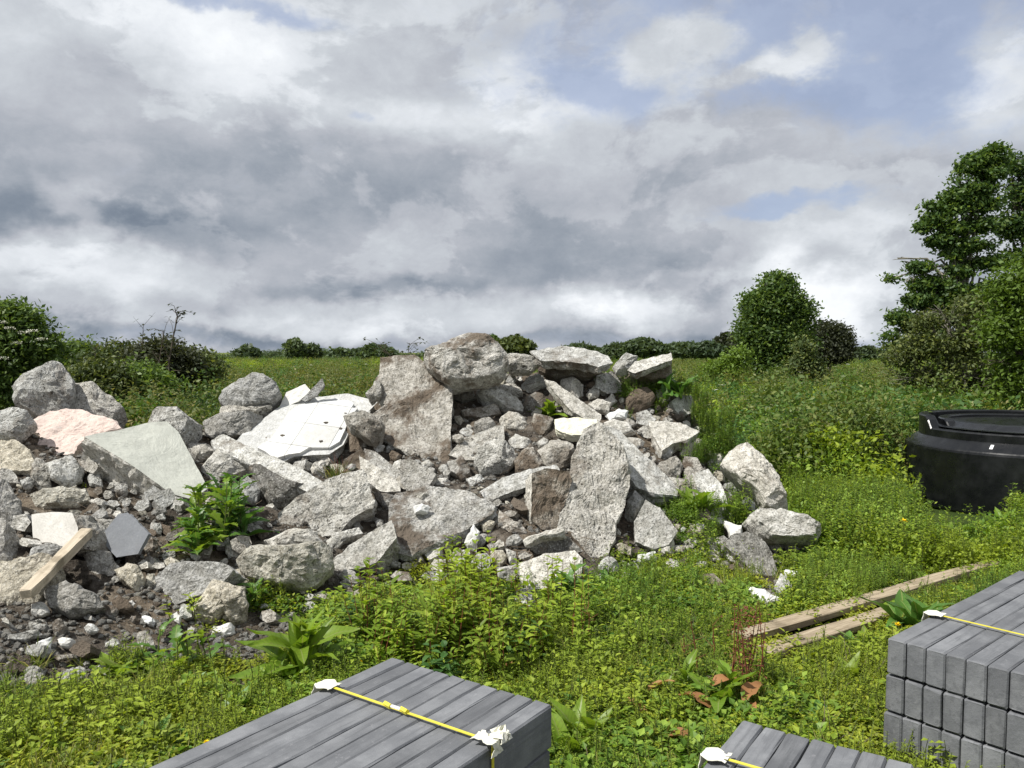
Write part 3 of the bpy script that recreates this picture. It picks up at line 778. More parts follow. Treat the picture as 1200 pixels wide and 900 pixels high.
s('685,686 694,680 698,692 688,696', 'small upright stone in the grass beside the bright squared block', 'concrete', lift=.1)
s('678,666 686,661 690,672 684,680 678,675', 'grey stone touching the end of the bright squared block', 'grey')
s('604,692 625,694 630,704 616,720 603,714', 'pale stone half buried under the bright squared block', 'pale', lift=.06)
s('586,600 612,615 622,630 600,628 578,612', 'brownish slab in the shade below the narrow bridging slab', 'dirty', lift=.04)

# turf lump
o_ = stone('55,665 75,657 100,661 106,680 95,690 60,682', 'turf_lump', 'turf lump', 'dark brown lump of turf and roots lying across the timber stake', 'soil', 'boulder', rf=2, group=None)[0]
# ------------------------------------------------------------ white tiles on the tiled slab
def clip_poly(sub, a, b, c, d):
    """sub clipped to the convex quad a b c d (ccw)"""
    cl = [a, b, c, d]
    for i in range(4):
        p, q = cl[i], cl[(i + 1) % 4]; e = (q[0] - p[0], q[1] - p[1]); out = []
        for j in range(len(sub)):
            s0, s1 = sub[j], sub[(j + 1) % len(sub)]
            d0 = e[0] * (s0[1] - p[1]) - e[1] * (s0[0] - p[0]); d1 = e[0] * (s1[1] - p[1]) - e[1] * (s1[0] - p[0])
            if d0 >= 0: out.append(s0)
            if (d0 >= 0) != (d1 >= 0):
                t = d0 / (d0 - d1); out.append((s0[0] + (s1[0] - s0[0]) * t, s0[1] + (s1[1] - s0[1]) * t))
        sub = out
        if len(sub) < 3: return []
    return sub
tob, to_, tn, tpoly, tM = tiled
tcx = sum(p[0] for p in tpoly) / len(tpoly); tcy = sum(p[1] for p in tpoly) / len(tpoly)
tarea = sum(tpoly[i][0] * tpoly[(i + 1) % len(tpoly)][1] - tpoly[(i + 1) % len(tpoly)][0] * tpoly[i][1] for i in range(len(tpoly)))
tp = tpoly if tarea > 0 else tpoly[::-1]
def plane2(u, v):
    r = ray(u, v); kk = (to_ - Vector((0, 0, CH))).dot(tn) / r.dot(tn)
    q = tM.transposed() @ (Vector((0, 0, CH)) + r * kk - to_); return (q.x, q.y)
tp = [plane2(u, v) for u, v in [(302, 527), (318, 516), (330, 500), (338, 486), (350, 477), (372, 474), (405, 471), (422, 478), (410, 491), (405, 505), (398, 520), (386, 527), (362, 527), (352, 533), (338, 535), (322, 540), (312, 532)][::-1]]
ang = math.radians(-14); ca, sa = math.cos(ang), math.sin(ang); ts = 0.32
for gi in range(-4, 5):
    for gj in range(-4, 5):
        gp = 0.002
        q = [(gi * ts + gp, gj * ts + gp), ((gi + 1) * ts - gp, gj * ts + gp), ((gi + 1) * ts - gp, (gj + 1) * ts - gp), (gi * ts + gp, (gj + 1) * ts - gp)]
        q = [(tcx + x * ca - y * sa, tcy + x * sa + y * ca) for x, y in q]
        pl = clip_poly(tp, *q)
        if len(pl) < 3: continue
        ar = abs(sum(pl[i][0] * pl[(i + 1) % len(pl)][1] - pl[(i + 1) % len(pl)][0] * pl[i][1] for i in range(len(pl)))) / 2
        if ar < 0.012: continue
        if ar < 0.02 and rnd.random() < .25: continue
        d0, d1 = -0.01, 0.024 + rnd.uniform(-.0005, .0005)
        tx_, ty_ = rnd.uniform(-.001, .001), rnd.uniform(-.001, .001)
        k = len(pl)
        V = [tM @ Vector((x, y, d1 + (x - tcx) * tx_ + (y - tcy) * ty_)) for x, y in pl] + [tM @ Vector((x, y, d0)) for x, y in pl]
        Fc = [tuple(range(k))] + [(i, k + i, k + (i + 1) % k, (i + 1) % k) for i in range(k)]
        link('tile', mesh('tile', V, Fc, [M['white']]), tob)
def on_slab(u, v, d):
    o3 = to_ + tn * d; r = ray(u, v); kk = (o3 - Vector((0, 0, CH))).dot(tn) / r.dot(tn)
    return Vector((0, 0, CH)) + r * kk - to_
for u, v, r in [(382, 495, 5), (331, 510, 4), (405, 484, 2.5), (399, 502, 3.5), (376, 517, 5), (322, 536, 3), (421, 487, 3), (312, 513, 2)]:
    c0 = on_slab(u, v, .0275); rr = r / F * to_.y * .62
    V = [c0]; k = 11
    for i in range(k):
        a = i / k * 2 * math.pi; e = rr * rnd.uniform(.6, 1.25)
        V.append(c0 + tM @ Vector((math.cos(a) * e, math.sin(a) * e * .8, 0)))
    link('pit', mesh('pit', V, [(0, i + 1, (i + 1) % k + 1) for i in range(k)], [M['soil']]), tob)

# ------------------------------------------------------------ smaller fragments between the named ones
def proj(p):
    cp, sp = math.cos(PITCH), math.sin(PITCH)
    z = p[2] - CH
    dep = p[1] * cp - z * sp; up = p[1] * sp + z * cp
    return 600 + F * p[0] / dep, 450 - F * up / dep
PILE = [(0, 470), (60, 500), (240, 480), (330, 470), (430, 440), (500, 400), (600, 415), (780, 420), (800, 470), (830, 520), (850, 560), (900, 600), (930, 640), (925, 700),
        (870, 700), (800, 670), (740, 675), (680, 700), (620, 715), (560, 680), (480, 680), (420, 700), (340, 730), (280, 740), (190, 750), (120, 790), (40, 800), (0, 800)]
def inside(pt, poly):
    x, y = pt; c = False
    for i in range(len(poly)):
        (x1, y1), (x2, y2) = poly[i], poly[(i + 1) % len(poly)]
        if (y1 > y) != (y2 > y) and x < (x2 - x1) * (y - y1) / (y2 - y1) + x1: c = not c
    return c
DIRS = ['to the right of', 'below and right of', 'below', 'below and left of', 'to the left of', 'above and left of', 'above', 'above and right of']
TONE = [('pale', 'pale'), ('concrete', 'grey'), ('grey', 'dark grey'), ('cream', 'cream'), ('dirty', 'brown-stained'), ('dirty', 'earth-stained'), ('earthy', 'brown earthy'), ('rough', 'rough grey')]
used = set(); nf = 0; tries = 0
SHP = ['angular', 'rounded', 'wedge-shaped', 'flat', 'blocky']
while nf < 296 and tries < 30000:
    tries += 1
    u = rnd.uniform(2, 930); v = rnd.uniform(415, 800)
    if nf < 120 and tries < 4500 and (u < 420 or v > 560): continue
    if not inside((u, v), PILE) or MASK[int(v), int(u)]: continue
    if 280 < v and (380 < u < 404 and 660 < v < 700): continue
    r = rnd.choice([4, 5, 6, 7.5, 9, 11, 13]) * (1.0 if nf > 60 else 1.3)
    k = rnd.randint(5, 7); a0 = rnd.uniform(0, 6.28); asp = rnd.uniform(.55, .95); rot = rnd.uniform(-.7, .7)
    if not hit(u, v)[1] or (v > 680 and u < 340 and rnd.random() < .7): continue
    pts = []
    for i in range(k):
        a = a0 + i / k * 2 * math.pi; e = r * rnd.uniform(.75, 1.2)
        x, y = math.cos(a) * e, math.sin(a) * e * asp
        pts.append((u + x * math.cos(rot) - y * math.sin(rot), v + x * math.sin(rot) + y * math.cos(rot)))
    if sum(MASK[min(899, max(0, int(p[1]))), min(1199, max(0, int(p[0])))] for p in pts) > k * .45: continue
    tn_ = rnd.choice(TONE); sh = rnd.choice(SHP)
    near = sorted(HERO, key=lambda h: math.hypot(h[0] - u, h[1] - v))[:4]
    lab = None
    size = 'tiny' if r < 5 else ('small' if r < 8.5 else 'fist-sized')
    for h in near:
        dd = DIRS[int(((math.atan2(v - h[1], u - h[0]) + 2 * math.pi) % (2 * math.pi) + math.pi / 8) // (math.pi / 4)) % 8]
        l_ = f'{size} {tn_[1]} {sh} fragment {dd} {h[2]}'
        if (l_ not in used):
            lab = l_; break
    if lab is None: continue
    used.add(lab)
    mk = MASK.copy() if False else None
    if sh in ('flat', 'angular', 'wedge-shaped'):
        ex = dict(style='slab', n=(rnd.uniform(-.6, .6), -.75, rnd.uniform(.2, 1.0)), t=.004 * r + rnd.uniform(.05, .10), rf=.6, rs=.6, lift=.07 + .02 * r / 8)
    else:
        ex = dict(style='boulder', lift=.05 + .02 * r / 8, rf=.7, rs=.7, cuts=10 if sh == 'blocky' else 6)
    stone(pts, 'rubble_fragment', 'rubble', lab, tn_[0], **ex, group='small rubble fragments on the pile')
    nf += 1

# ------------------------------------------------------------ scattering (for stuff nobody could count)
def scatter(name, protos, pts, rots, scls, label, cat):
    me = bpy.data.meshes.new(name)
    me.from_pydata([tuple(p) for p in pts], [], [])
    n = len(pts)
    a = me.attributes.new('rot', 'FLOAT_VECTOR', 'POINT'); a.data.foreach_set('vector', np.asarray(rots, dtype=np.float32).ravel())
    a = me.attributes.new('scl', 'FLOAT', 'POINT'); a.data.foreach_set('value', np.asarray(scls, dtype=np.float32))
    a = me.attributes.new('pick', 'INT', 'POINT'); a.data.foreach_set('value', np.asarray([rnd.randrange(len(protos)) for _ in range(n)], dtype=np.int32))
    ob = link(name, me)
    col = bpy.data.collections.new(name + '_kinds')
    for i, p in enumerate(protos):
        po = bpy.data.objects.new(f'{name}_kind_{i:02d}', p); col.objects.link(po)
    ng = bpy.data.node_groups.new(name, 'GeometryNodeTree')
    ng.interface.new_socket('Geometry', in_out='INPUT', socket_type='NodeSocketGeometry')
    ng.interface.new_socket('Geometry', in_out='OUTPUT', socket_type='NodeSocketGeometry')
    nd = ng.nodes; gi_ = nd.new('NodeGroupInput'); go = nd.new('NodeGroupOutput')
    ip = nd.new('GeometryNodeInstanceOnPoints'); ci = nd.new('GeometryNodeCollectionInfo')
    ci.inputs['Collection'].default_value = col; ci.inputs['Separate Children'].default_value = True; ci.inputs['Reset Children'].default_value = True
    def attr(nm, tp):
        x = nd.new('GeometryNodeInputNamedAttribute'); x.data_type = tp; x.inputs['Name'].default_value = nm; return x.outputs['Attribute']
    lk = ng.links.new
    lk(gi_.outputs[0], ip.inputs['Points']); lk(ci.outputs[0], ip.inputs['Instance'])
    ip.inputs['Pick Instance'].default_value = True
    lk(attr('pick', 'INT'), ip.inputs['Instance Index']); lk(attr('scl', 'FLOAT'), ip.inputs['Scale'])
    e2 = nd.new('FunctionNodeEulerToRotation'); lk(attr('rot', 'FLOAT_VECTOR'), e2.inputs[0]); lk(e2.outputs[0], ip.inputs['Rotation'])
    lk(ip.outputs[0], go.inputs[0])
    md = ob.modifiers.new('scatter', 'NODES'); md.node_group = ng
    return tag(ob, label, cat, None, 'stuff')

def pebble(seed, mat):
    R = random.Random(seed); bm = bmesh.new(); bmesh.ops.create_icosphere(bm, subdivisions=1, radius=1)
    sc = (1, R.uniform(.6, .95), R.uniform(.35, .7))
    for v in bm.verts:
        v.co = Vector((v.co.x * sc[0], v.co.y * sc[1], v.co.z * sc[2])) * R.uniform(.72, 1.15)
    me = bpy.data.meshes.new('pebble'); bm.to_mesh(me); bm.free(); me.materials.append(mat); return me
peb = [pebble(i, M[k]) for i, k in enumerate(['concrete', 'pale', 'grey', 'cream', 'rough', 'dirty', 'pale', 'dirty', 'concrete', 'earthy', 'grey', 'earthy'])]
pts, rots, scl = [], [], []
while len(pts) < 15500:
    u = rnd.uniform(-60, 950); t = rnd.random()
    toe, cy, cz = col_par(u)
    y = toe - 0.35 + (cy + 0.4 - toe) * t
    x = (u - 600) / F * y
    d = fbm(x * 1.7, y * 1.7, 40, 3)
    if rnd.random() > .55 + d * 1.2: continue
    z = surf(x, y)
    r_ = 0.005 + 0.028 * rnd.random() ** 3.0
    if u > 330 and y < toe - .05 and rnd.random() < .8: continue
    pts.append((x, y, z + r_ * .2)); scl.append(r_); rots.append((rnd.uniform(-.6, .6), rnd.uniform(-.6, .6), rnd.uniform(0, 6.28)))
# gravel in the bare spots of the foreground
for (u0, v0, ru, rv, n_) in [(60, 775, 110, 50, 900), (300, 750, 45, 50, 250), (650, 870, 90, 40, 120), (805, 862, 60, 16, 260), (1015, 862, 16, 26, 60), (300, 830, 40, 20, 60)]:
    for _ in range(n_):
        a = rnd.uniform(0, 6.28); e = math.sqrt(rnd.random())
        d = ray(u0 + ru * e * math.cos(a), v0 + rv * e * math.sin(a)); k = -(CH - .02) / d.z
        x, y = d.x * k, d.y * k; r_ = 0.005 + 0.020 * rnd.random() ** 3
        pts.append((x, y, surf(x, y) + r_ * .2)); scl.append(r_); rots.append((rnd.uniform(-.6, .6), rnd.uniform(-.6, .6), rnd.uniform(0, 6.28)))
scatter('rubble_debris', peb, pts, rots, scl, 'loose grit and small broken stones strewn over the pile', 'rubble')

# ------------------------------------------------------------ boxes, tubes
def tube(V, Fc, path, radii, k=6):
    b0 = len(V)
    for i, p in enumerate(path):
        p = Vector(p)
        d = (Vector(path[min(i + 1, len(path) - 1)]) - Vector(path[max(i - 1, 0)])).normalized()
        a = d.cross(Vector((0.3, 0.1, 1))).normalized() if abs(d.z) < .95 else Vector((1, 0, 0))
        b = d.cross(a)
        for j in range(k):
            t = 2 * math.pi * j / k
            V.append(p + (a * math.cos(t) + b * math.sin(t)) * radii[i])
    for i in range(len(path) - 1):
        for j in range(k):
            Fc.append((b0 + i * k + j, b0 + i * k + (j + 1) % k, b0 + (i + 1) * k + (j + 1) % k, b0 + (i + 1) * k + j))
    Fc.append(tuple(b0 + j for j in range(k))); Fc.append(tuple(b0 + (len(path) - 1) * k + j for j in range(k)))

def bar_mesh(name, L_, W_, H_, mat, bev=.004, segs=5, jit=.002, seed=0):
    """bar lying along +X from 0, centred in Y, Z 0..H, softly chamfered"""
    R = random.Random(seed)
    prof = []
    for (y, z) in [(-W_ / 2, 0), (W_ / 2, 0), (W_ / 2, H_), (-W_ / 2, H_)]:
        sy = 1 if y > 0 else -1; sz = 1 if z > 0 else -1
        a, b = (y, z - sz * bev), (y - sy * bev, z)
        prof += [b, a] if (sy * sz > 0) == False and z == 0 and y < 0 else ([b, a] if (y < 0 and z == 0) else ([b, a] if (y > 0 and z == 0) else [a, b]))
    # simple ordered octagon
    prof = [(-W_ / 2 + bev, 0), (W_ / 2 - bev, 0), (W_ / 2, bev), (W_ / 2, H_ - bev), (W_ / 2 - bev, H_), (-W_ / 2 + bev, H_), (-W_ / 2, H_ - bev), (-W_ / 2, bev)]
    V = []; Fc = []
    xs = [0, bev] + [L_ * i / segs for i in range(1, segs)] + [L_ - bev, L_]
    for i, x in enumerate(xs):
        sc = (1 - 2 * bev / W_) if i in (0, len(xs) - 1) else 1
        scz = (1 - 2 * bev / H_) if i in (0, len(xs) - 1) else 1
        for y, z in prof:
            V.append((x + R.uniform(-jit, jit) * .5, y * sc + R.uniform(-jit, jit) * .6, H_ / 2 + (z - H_ / 2) * scz + R.uniform(-jit, jit) * .6))
    for i in range(len(xs) - 1):
        for j in range(8): Fc.append((i * 8 + j, i * 8 + (j + 1) % 8, (i + 1) * 8 + (j + 1) % 8, (i + 1) * 8 + j))
    Fc.append(tuple(range(7, -1, -1))); Fc.append(tuple((len(xs) - 1) * 8 + j for j in range(8)))
    return mesh(name, V, Fc, [mat])

def atz(u, v, z):
    d = ray(u, v); k = (z - CH) / d.z
    return Vector((d.x * k, d.y * k, z))

def crumple(name, parent, c, ax, ay, w_, h_, seed, mat, drop=0.0, amp=.012):
    """creased card bent over an edge: ax along the edge, ay outwards; drops past the edge"""
    R = random.Random(seed); nx_, ny_ = 9, 9; V = []; Fc = []
    for j in range(ny_ + 1):
        for i in range(nx_ + 1):
            a = (i / nx_ - .5) * w_ * (1 + .25 * math.sin(j * 1.3 + seed)); b = (j / ny_ - .55) * h_
            p = c + ax * a
            if b < 0: p = p + ay * b
            else: p = p + ay * min(b, .012) + Vector((0, 0, -max(0, b - .012)))
            nv = noise.noise_vector(Vector((i * .7, j * .7, seed))) * amp
            nz_ = abs(nv.z) + .003
            p = p + ay * abs(nv.x) * (1 if b >= 0 else .3) + ax * nv.y + Vector((0, 0, nz_ if b < .012 else 0)) + (ay * .006 if b > 0 else Vector())
            V.append(p)
    for j in range(ny_):
        for i in range(nx_):
            if rnd.random() < .05 and (i in (0, nx_ - 1) or j in (0, ny_ - 1)): continue
            q = j * (nx_ + 1) + i; Fc.append((q, q + 1, q + nx_ + 2, q + nx_ + 1))
    ob = link(name, mesh(name, V, Fc, [mat]), parent)
    sm = ob.modifiers.new('thickness', 'SOLIDIFY'); sm.thickness = .0015
    return ob

def kerb_pack(corner, azA, sgn, nB, kw, kh, L_, layers, label, strap_u, strap_both, buckle=False):
    A = Vector((math.sin(azA), math.cos(azA), 0)); Bv = Vector((math.sin(azA + math.pi / 2), math.cos(azA + math.pi / 2), 0))
    root = empty('concrete_edging_pack', (corner.x, corner.y, 0), 0, label, 'pack of kerbs', 'strapped packs of grey concrete edging')
    O = Vector((corner.x, corner.y, 0)); top = corner.z
    me = [bar_mesh('edging', L_, kw * .95, kh * .94, M['kerb'], .005, 7, .0030, i) for i in range(4)]
    rz = math.atan2((A * sgn).y, (A * sgn).x)
    for l in range(layers):
        for i in range(nB):
            o = link('edging', me[rnd.randrange(4)], root)
            inset = rnd.uniform(-.002, .006) + (.012 if sgn < 0 and rnd.random() < .35 else 0) * rnd.random()
            p = Bv * (kw * (i + .5) - .006 * l + rnd.uniform(-.0012, .0012)) + A * sgn * inset
            o.location = (p.x, p.y, top - kh * (l + 1) + rnd.uniform(-.0025, .0015) * (1 if l == 0 else 0))
            o.rotation_euler = (rnd.uniform(-.006, .006), 0, rz + rnd.uniform(-.0025, .0025))
    # two bearers under the stack
    zb = top - kh * layers
    for q in (.18, .82):
        bm_ = bar_mesh('bearer', kw * nB, .08, max(.03, zb - .01), M['wood'], .004, 2, .003, 5)
        o = link('bearer', bm_, root); p = A * sgn * L_ * q
        o.location = (p.x, p.y, 0.01); o.rotation_euler = (0, 0, math.atan2(Bv.y, Bv.x))
    # strap
    a = strap_u * sgn; hw = .0055
    prof = [(-.004, -kh * layers), (-.004, .004), (kw * nB + .004, .004), (kw * nB + .004, -kh * layers)]
    V = []; Fc = []
    for (b, z) in prof:
        for sgn2 in (-1, 1):
            for th in (0, .0022):
                bb = b + (th if b > .1 else -th if z < .0 or True and b < .1 else 0)
                V.append(A * (a + hw * sgn2) + Bv * (bb if th else b) + Vector((0, 0, top + z + (th if z > 0 else 0))))
    for i in range(3):
        q = i * 4
        Fc += [(q, q + 4, q + 6, q + 2), (q + 1, q + 3, q + 7, q + 5), (q, q + 1, q + 5, q + 4), (q + 2, q + 6, q + 7, q + 3)]
    link('strap', mesh('strap', V, Fc, [M['strap']]), root)
    crumple('corner_card', root, A * a + Vector((0, 0, top + .005)), A, -Bv, .065, .10, 3, M['card'], amp=.005)
    if strap_both:
        crumple('corner_card', root, A * a + Bv * (kw * nB) + Vector((0, 0, top + .006)), A, Bv, .05, .10, 8, M['card'], amp=.012)
        crumple('corner_card', root, A * (a + .035) + Bv * (kw * nB + .004) + Vector((0, 0, top + .008)), A, Bv, .045, .05, 15, M['card'], amp=.026)
    if buckle:
        V = []; Fc = []
        c0 = A * a + Bv * (kw * nB * .47) + Vector((0, 0, top + .0085))
        tube(V, Fc, [c0 - Bv * .02, c0 + Bv * .02], [.006, .006], 6)
        link('buckle', mesh('buckle', V, Fc, [M['label']]), root)
        for sg in (-1, 1):
            V = []; Fc = []; c1 = c0 + Bv * .035 * sg
            tube(V, Fc, [c1 - Bv * .016 + A * .004, c1 + Bv * .016 - A * .003], [.009, .009], 5)
            link('strap_end', mesh('strap_end', V, Fc, [M['strap']]), root)
    return root
ZT = .47
c1 = atz(460, 767, ZT); c2 = atz(648, 822, ZT)
azB = math.atan2((c2 - c1).x, (c2 - c1).y)
kw1 = (c2 - c1).length / 10
sp = atz(385, 805, ZT)
kerb_pack(c1, azB - math.pi / 2, -1, 10, kw1, .15, 1.15, 3, 'pack of long grey edging with a buckled yellow strap and white cards at both ends', (sp - c1).length, True, True)
c3 = atz(870, 840, ZT); c4 = atz(1065, 890, ZT); azB3 = math.atan2((c4 - c3).x, (c4 - c3).y)
kerb_pack(c3, azB3 - math.pi / 2, -1, 10, .069, .15, 1.0, 3, 'low pack of grey edging between the other two packs, mostly cut off by the photo', (atz(840, 888, ZT) - c3).length, False)
c5 = atz(1040, 745, .48)
kerb_pack(c5, math.radians(49.5), 1, 12, .0715, .15, 1.5, 3, 'tall pack of grey edging showing three courses of square-cut ends, beside the timber planks', (atz(1100, 722, .48) - c5).length, False)

# ------------------------------------------------------------ planks, stake
def plank(u0, v0, u1, v1, z, W_, H_, mat, label, name='timber_plank', cat='plank', seed=1, p0=None, p1=None):
    a = p0 if p0 is not None else atz(u0, v0, z); b = p1 if p1 is not None else atz(u1, v1, z)
    me = bar_mesh(name, (b - a).length, W_, H_, mat, .004, 7, .006, seed)
    o = link(name, me, None, a)
    d = (b - a).normalized(); o.rotation_euler = d.to_track_quat('X', 'Z').to_euler()
    return tag(o, label, cat, None)
plank(866, 752, 1165, 663, .035, .11, .04, M['wood'], 'long weathered timber plank lying in the grass, nearer the pile', seed=2)
mark([(862, 756), (870, 742), (1160, 655), (1168, 668)]); mark([(893, 776), (900, 762), (1048, 712), (1054, 724)])
plank(893, 771, 1052, 719, .012, .115, .04, M['wood'], 'short broken timber plank overgrown by grass, lying alongside the long one', seed=3)
h0, _ = hit(31, 700); h1, _ = hit(103, 628)
vw = (Vector((0, 0, CH)) - h0).normalized()
st_ = plank(0, 0, 0, 0, 0, .065, .055, M['stake'], 'slanting squared timber stake leaning against the white painted block', 'timber_stake', 'timber', 4, P(31, 702, h0.y - .22), P(103, 628, h1.y - .42))

# ------------------------------------------------------------ oil tank
def lathe(prof, k, fz=None, a0=0, a1=2 * math.pi, closed=True):
    V = []; Fc = []
    m_ = len(prof)
    for i in range(k if closed else k + 1):
        t = a0 + (a1 - a0) * i / k
        for (r, z) in prof:
            V.append((r * math.cos(t), r * math.sin(t), z))
    nn = k if closed else k + 1
    for i in range(k):
        for j in range(m_ - 1):
            a = i * m_ + j; b = ((i + 1) % nn) * m_ + j
            Fc.append((a, b, b + 1, a + 1))
    return V, Fc
tx, ty = (1206 - 600) / F * 8.45, 8.45
mark([(1063, 505), (1082, 480), (1199, 480), (1199, 608), (1100, 606), (1063, 594)])
tank = empty('oil_tank', (tx, ty, 0), 0, 'squat round black plastic tank with a stepped rim, standing in the weeds', 'tank')
V, Fc = lathe([(1.15, 0), (1.165, .02), (1.17, .10), (1.17, .60), (1.165, .62), (1.155, .632), (1.04, .715), (1.02, .72), (0.6, .73), (0.02, .74)], 120)
b = link('body', mesh('body', V, Fc, [M['tank']], False), tank)
def ring_wall(name, r0, r1, zb, zf, zk, aL, aR):
    """rim wall: low at the front, high at the back"""
    V = []; Fc = []; k = 96
    def top(t):
        y = math.sin(t)
        q = min(1, max(0, (y - .0) / .10))
        return zf + (zk - zf) * q
    for i in range(k):
        t = 2 * math.pi * i / k; z = top(t); cx, sx = math.cos(t), math.sin(t)
        for (r, zz) in [(r1, zb), (r1, z - .012), (r1 - .012, z), (r0 + .012, z), (r0, z - .012), (r0, zb)]:
            V.append((r * cx, r * sx, zz))
    for i in range(k):
        for j in range(5):
            a = i * 6 + j; b_ = ((i + 1) % k) * 6 + j
            Fc.append((a, b_, b_ + 1, a + 1))
    return link(name, mesh(name, V, Fc, [M['tank']], False), tank)
ring_wall('outer_rim', .93, 1.03, .70, .80, .925, 0, 0)
ring_wall('inner_rim', .74, .84, .70, .815, .893, 0, 0)
V, Fc = lathe([(.0, .868), (.5, .866), (.745, .86), (.80, .82), (.935, .815)], 72)
link('lid', mesh('lid', V, Fc, [M['tank']], True), tank)
def patch(a0, a1, r0, z0, r1, z1, name):
    V = []; Fc = []; k = 6
    for i in range(k + 1):
        t = a0 + (a1 - a0) * i / k
        V += [(r0 * math.cos(t), r0 * math.sin(t), z0), (r1 * math.cos(t), r1 * math.sin(t), z1)]
    for i in range(k): Fc.append((2 * i, 2 * i + 2, 2 * i + 3, 2 * i + 1))
    link(name, mesh(name, V, Fc, [M['label']]), tank)
patch(-math.pi / 2 - .005, -math.pi / 2 + .22, 1.156, .636, 1.072, .699, 'label')
patch(math.radians(221), math.radians(222.5), 1.12, .663, 1.07, .700, 'sticker')
# ------------------------------------------------------------ leaves
def leaf(V, Fc, base, d, up, L_, W_, fold=.25, droop=.25, segs=2):
    d = Vector(d).normalized(); sd_ = d.cross(Vector(up))
    if sd_.length < 1e-4: sd_ = Vector((1, 0, 0))
    sd_.normalize(); nn = sd_.cross(d)
    ts = {2: [(0, 0.0), (.45, 1.0), (1, 0)], 3: [(0, 0), (.28, .9), (.65, .8), (1, 0)], 4: [(0, .1), (.22, .8), (.5, 1), (.78, .62), (1, 0)]}[segs]
    b0 = len(V)
    for t, w_ in ts:
        c = base + d * (L_ * t) - Vector((0, 0, 1)) * (droop * L_ * t * t)
        V.append(c)
        if 0 < t < 1 or (w_ > 0):
            V.append(c + sd_ * W_ * .5 * w_ + nn * fold * W_ * .5 * w_); V.append(c - sd_ * W_ * .5 * w_ + nn * fold * W_ * .5 * w_)
    if segs == 2:
        Fc += [(b0, b0 + 2, b0 + 1), (b0, b0 + 1, b0 + 3), (b0 + 2, b0 + 4, b0 + 1), (b0 + 1, b0 + 4, b0 + 3)]
    elif segs == 3:
        a = b0; m1, r1, l1, m2, r2, l2, tp_ = a + 1, a + 2, a + 3, a + 4, a + 5, a + 6, a + 7
        Fc += [(a, r1, m1), (a, m1, l1), (r1, r2, m2, m1), (m1, m2, l2, l1), (r2, tp_, m2), (m2, tp_, l2)]
    else:
        rows = [(b0 + 3 * i, b0 + 3 * i + 1, b0 + 3 * i + 2) for i in range(4)]; tip = b0 + 12
        for (m1, r1, l1), (m2, r2, l2) in zip(rows, rows[1:]):
            Fc += [(r1, r2, m2, m1), (m1, m2, l2, l1)]
        m1, r1, l1 = rows[-1]; Fc += [(r1, tip, m1), (m1, tip, l1)]
def rdir(R, zmin, zmax):
    z = R.uniform(zmin, zmax); t = R.uniform(0, 6.283); r = math.sqrt(max(0, 1 - z * z))
    return Vector((r * math.cos(t), r * math.sin(t), z))
def p_mat(seed, mat, n=150, rad=.11, hgt=.06, L_=.018, W_=.011):
    R = random.Random(seed); V = []; Fc = []
    for _ in range(n):
        a = R.uniform(0, 6.28); e = rad * math.sqrt(R.random())
        z = hgt * (1 - (e / rad) ** 2) * R.uniform(.3, 1.2) + .004
        leaf(V, Fc, Vector((e * math.cos(a), e * math.sin(a), z)), rdir(R, -.1, .8), (0, 0, 1), L_ * R.uniform(.6, 1.4), W_ * R.uniform(.7, 1.3), .3, .1)
    return mesh('mat', V, Fc, [mat])
def p_grass(seed, mat, n=40, hgt=.2, rad=.05, W_=.005):
    R = random.Random(seed); V = []; Fc = []
    for _ in range(n):
        a = R.uniform(0, 6.28); e = rad * math.sqrt(R.random())
        leaf(V, Fc, Vector((e * math.cos(a), e * math.sin(a), 0)), rdir(R, .75, .99), rdir(R, -.2, .2), hgt * R.uniform(.4, 1.1), W_, .2, R.uniform(.05, .5), 3)
    return mesh('grass', V, Fc, [mat])
def p_stalk(seed, mat, smat, nst=5, hgt=.45, rad=.10, L_=.06, W_=.02, nl=16, fill=.25, droop=.35, segs=2):
    R = random.Random(seed); V = []; Fc = []; nf0 = 0; SV = []; SF = []
    for _ in range(nst):
        a = R.uniform(0, 6.28); e = rad * math.sqrt(R.random()); h = hgt * R.uniform(.6, 1.1)
        b0 = Vector((e * math.cos(a), e * math.sin(a), 0)); tip = b0 + Vector((R.uniform(-.18, .18) * h, R.uniform(-.18, .18) * h, h))
        tube(SV, SF, [b0, b0.lerp(tip, .5) + Vector((R.uniform(-.02, .02), R.uniform(-.02, .02), 0)), tip], [.003, .0025, .001], 3)
        for k in range(nl):
            t = fill + (1 - fill) * (k + R.random()) / nl
            p = b0.lerp(tip, t)
            d = rdir(R, .0, .7)
            leaf(V, Fc, p, d, (0, 0, 1), L_ * R.uniform(.6, 1.25) * (1.15 - .6 * t), W_ * R.uniform(.7, 1.2) * (1.1 - .4 * t), .3, droop * R.random(), segs)
    nv = len(V); V += SV; mi = [0] * len(Fc) + [1] * len(SF)
    Fc += [tuple(i + nv for i in f) for f in SF]
    return mesh('stalks', V, Fc, [mat, smat], False, mi)
def p_umbel(seed, mat, hgt=.6):
    R = random.Random(seed); V = []; Fc = []
    tube(V, Fc, [Vector((0, 0, 0)), Vector((.02, .01, hgt))], [.003, .002], 3); ns = len(Fc)
    for _ in range(70):
        a = R.uniform(0, 6.28); e = .05 * math.sqrt(R.random()); c = Vector((.02 + e * math.cos(a), .01 + e * math.sin(a), hgt + R.uniform(0, .012)))
        leaf(V, Fc, c, rdir(R, -.2, .3), (0, 0, 1), .012, .012, .0, .0)
    return mesh('umbel', V, Fc, [M['green_stem'], M['flower']], False, [0] * ns + [1] * (len(Fc) - ns))

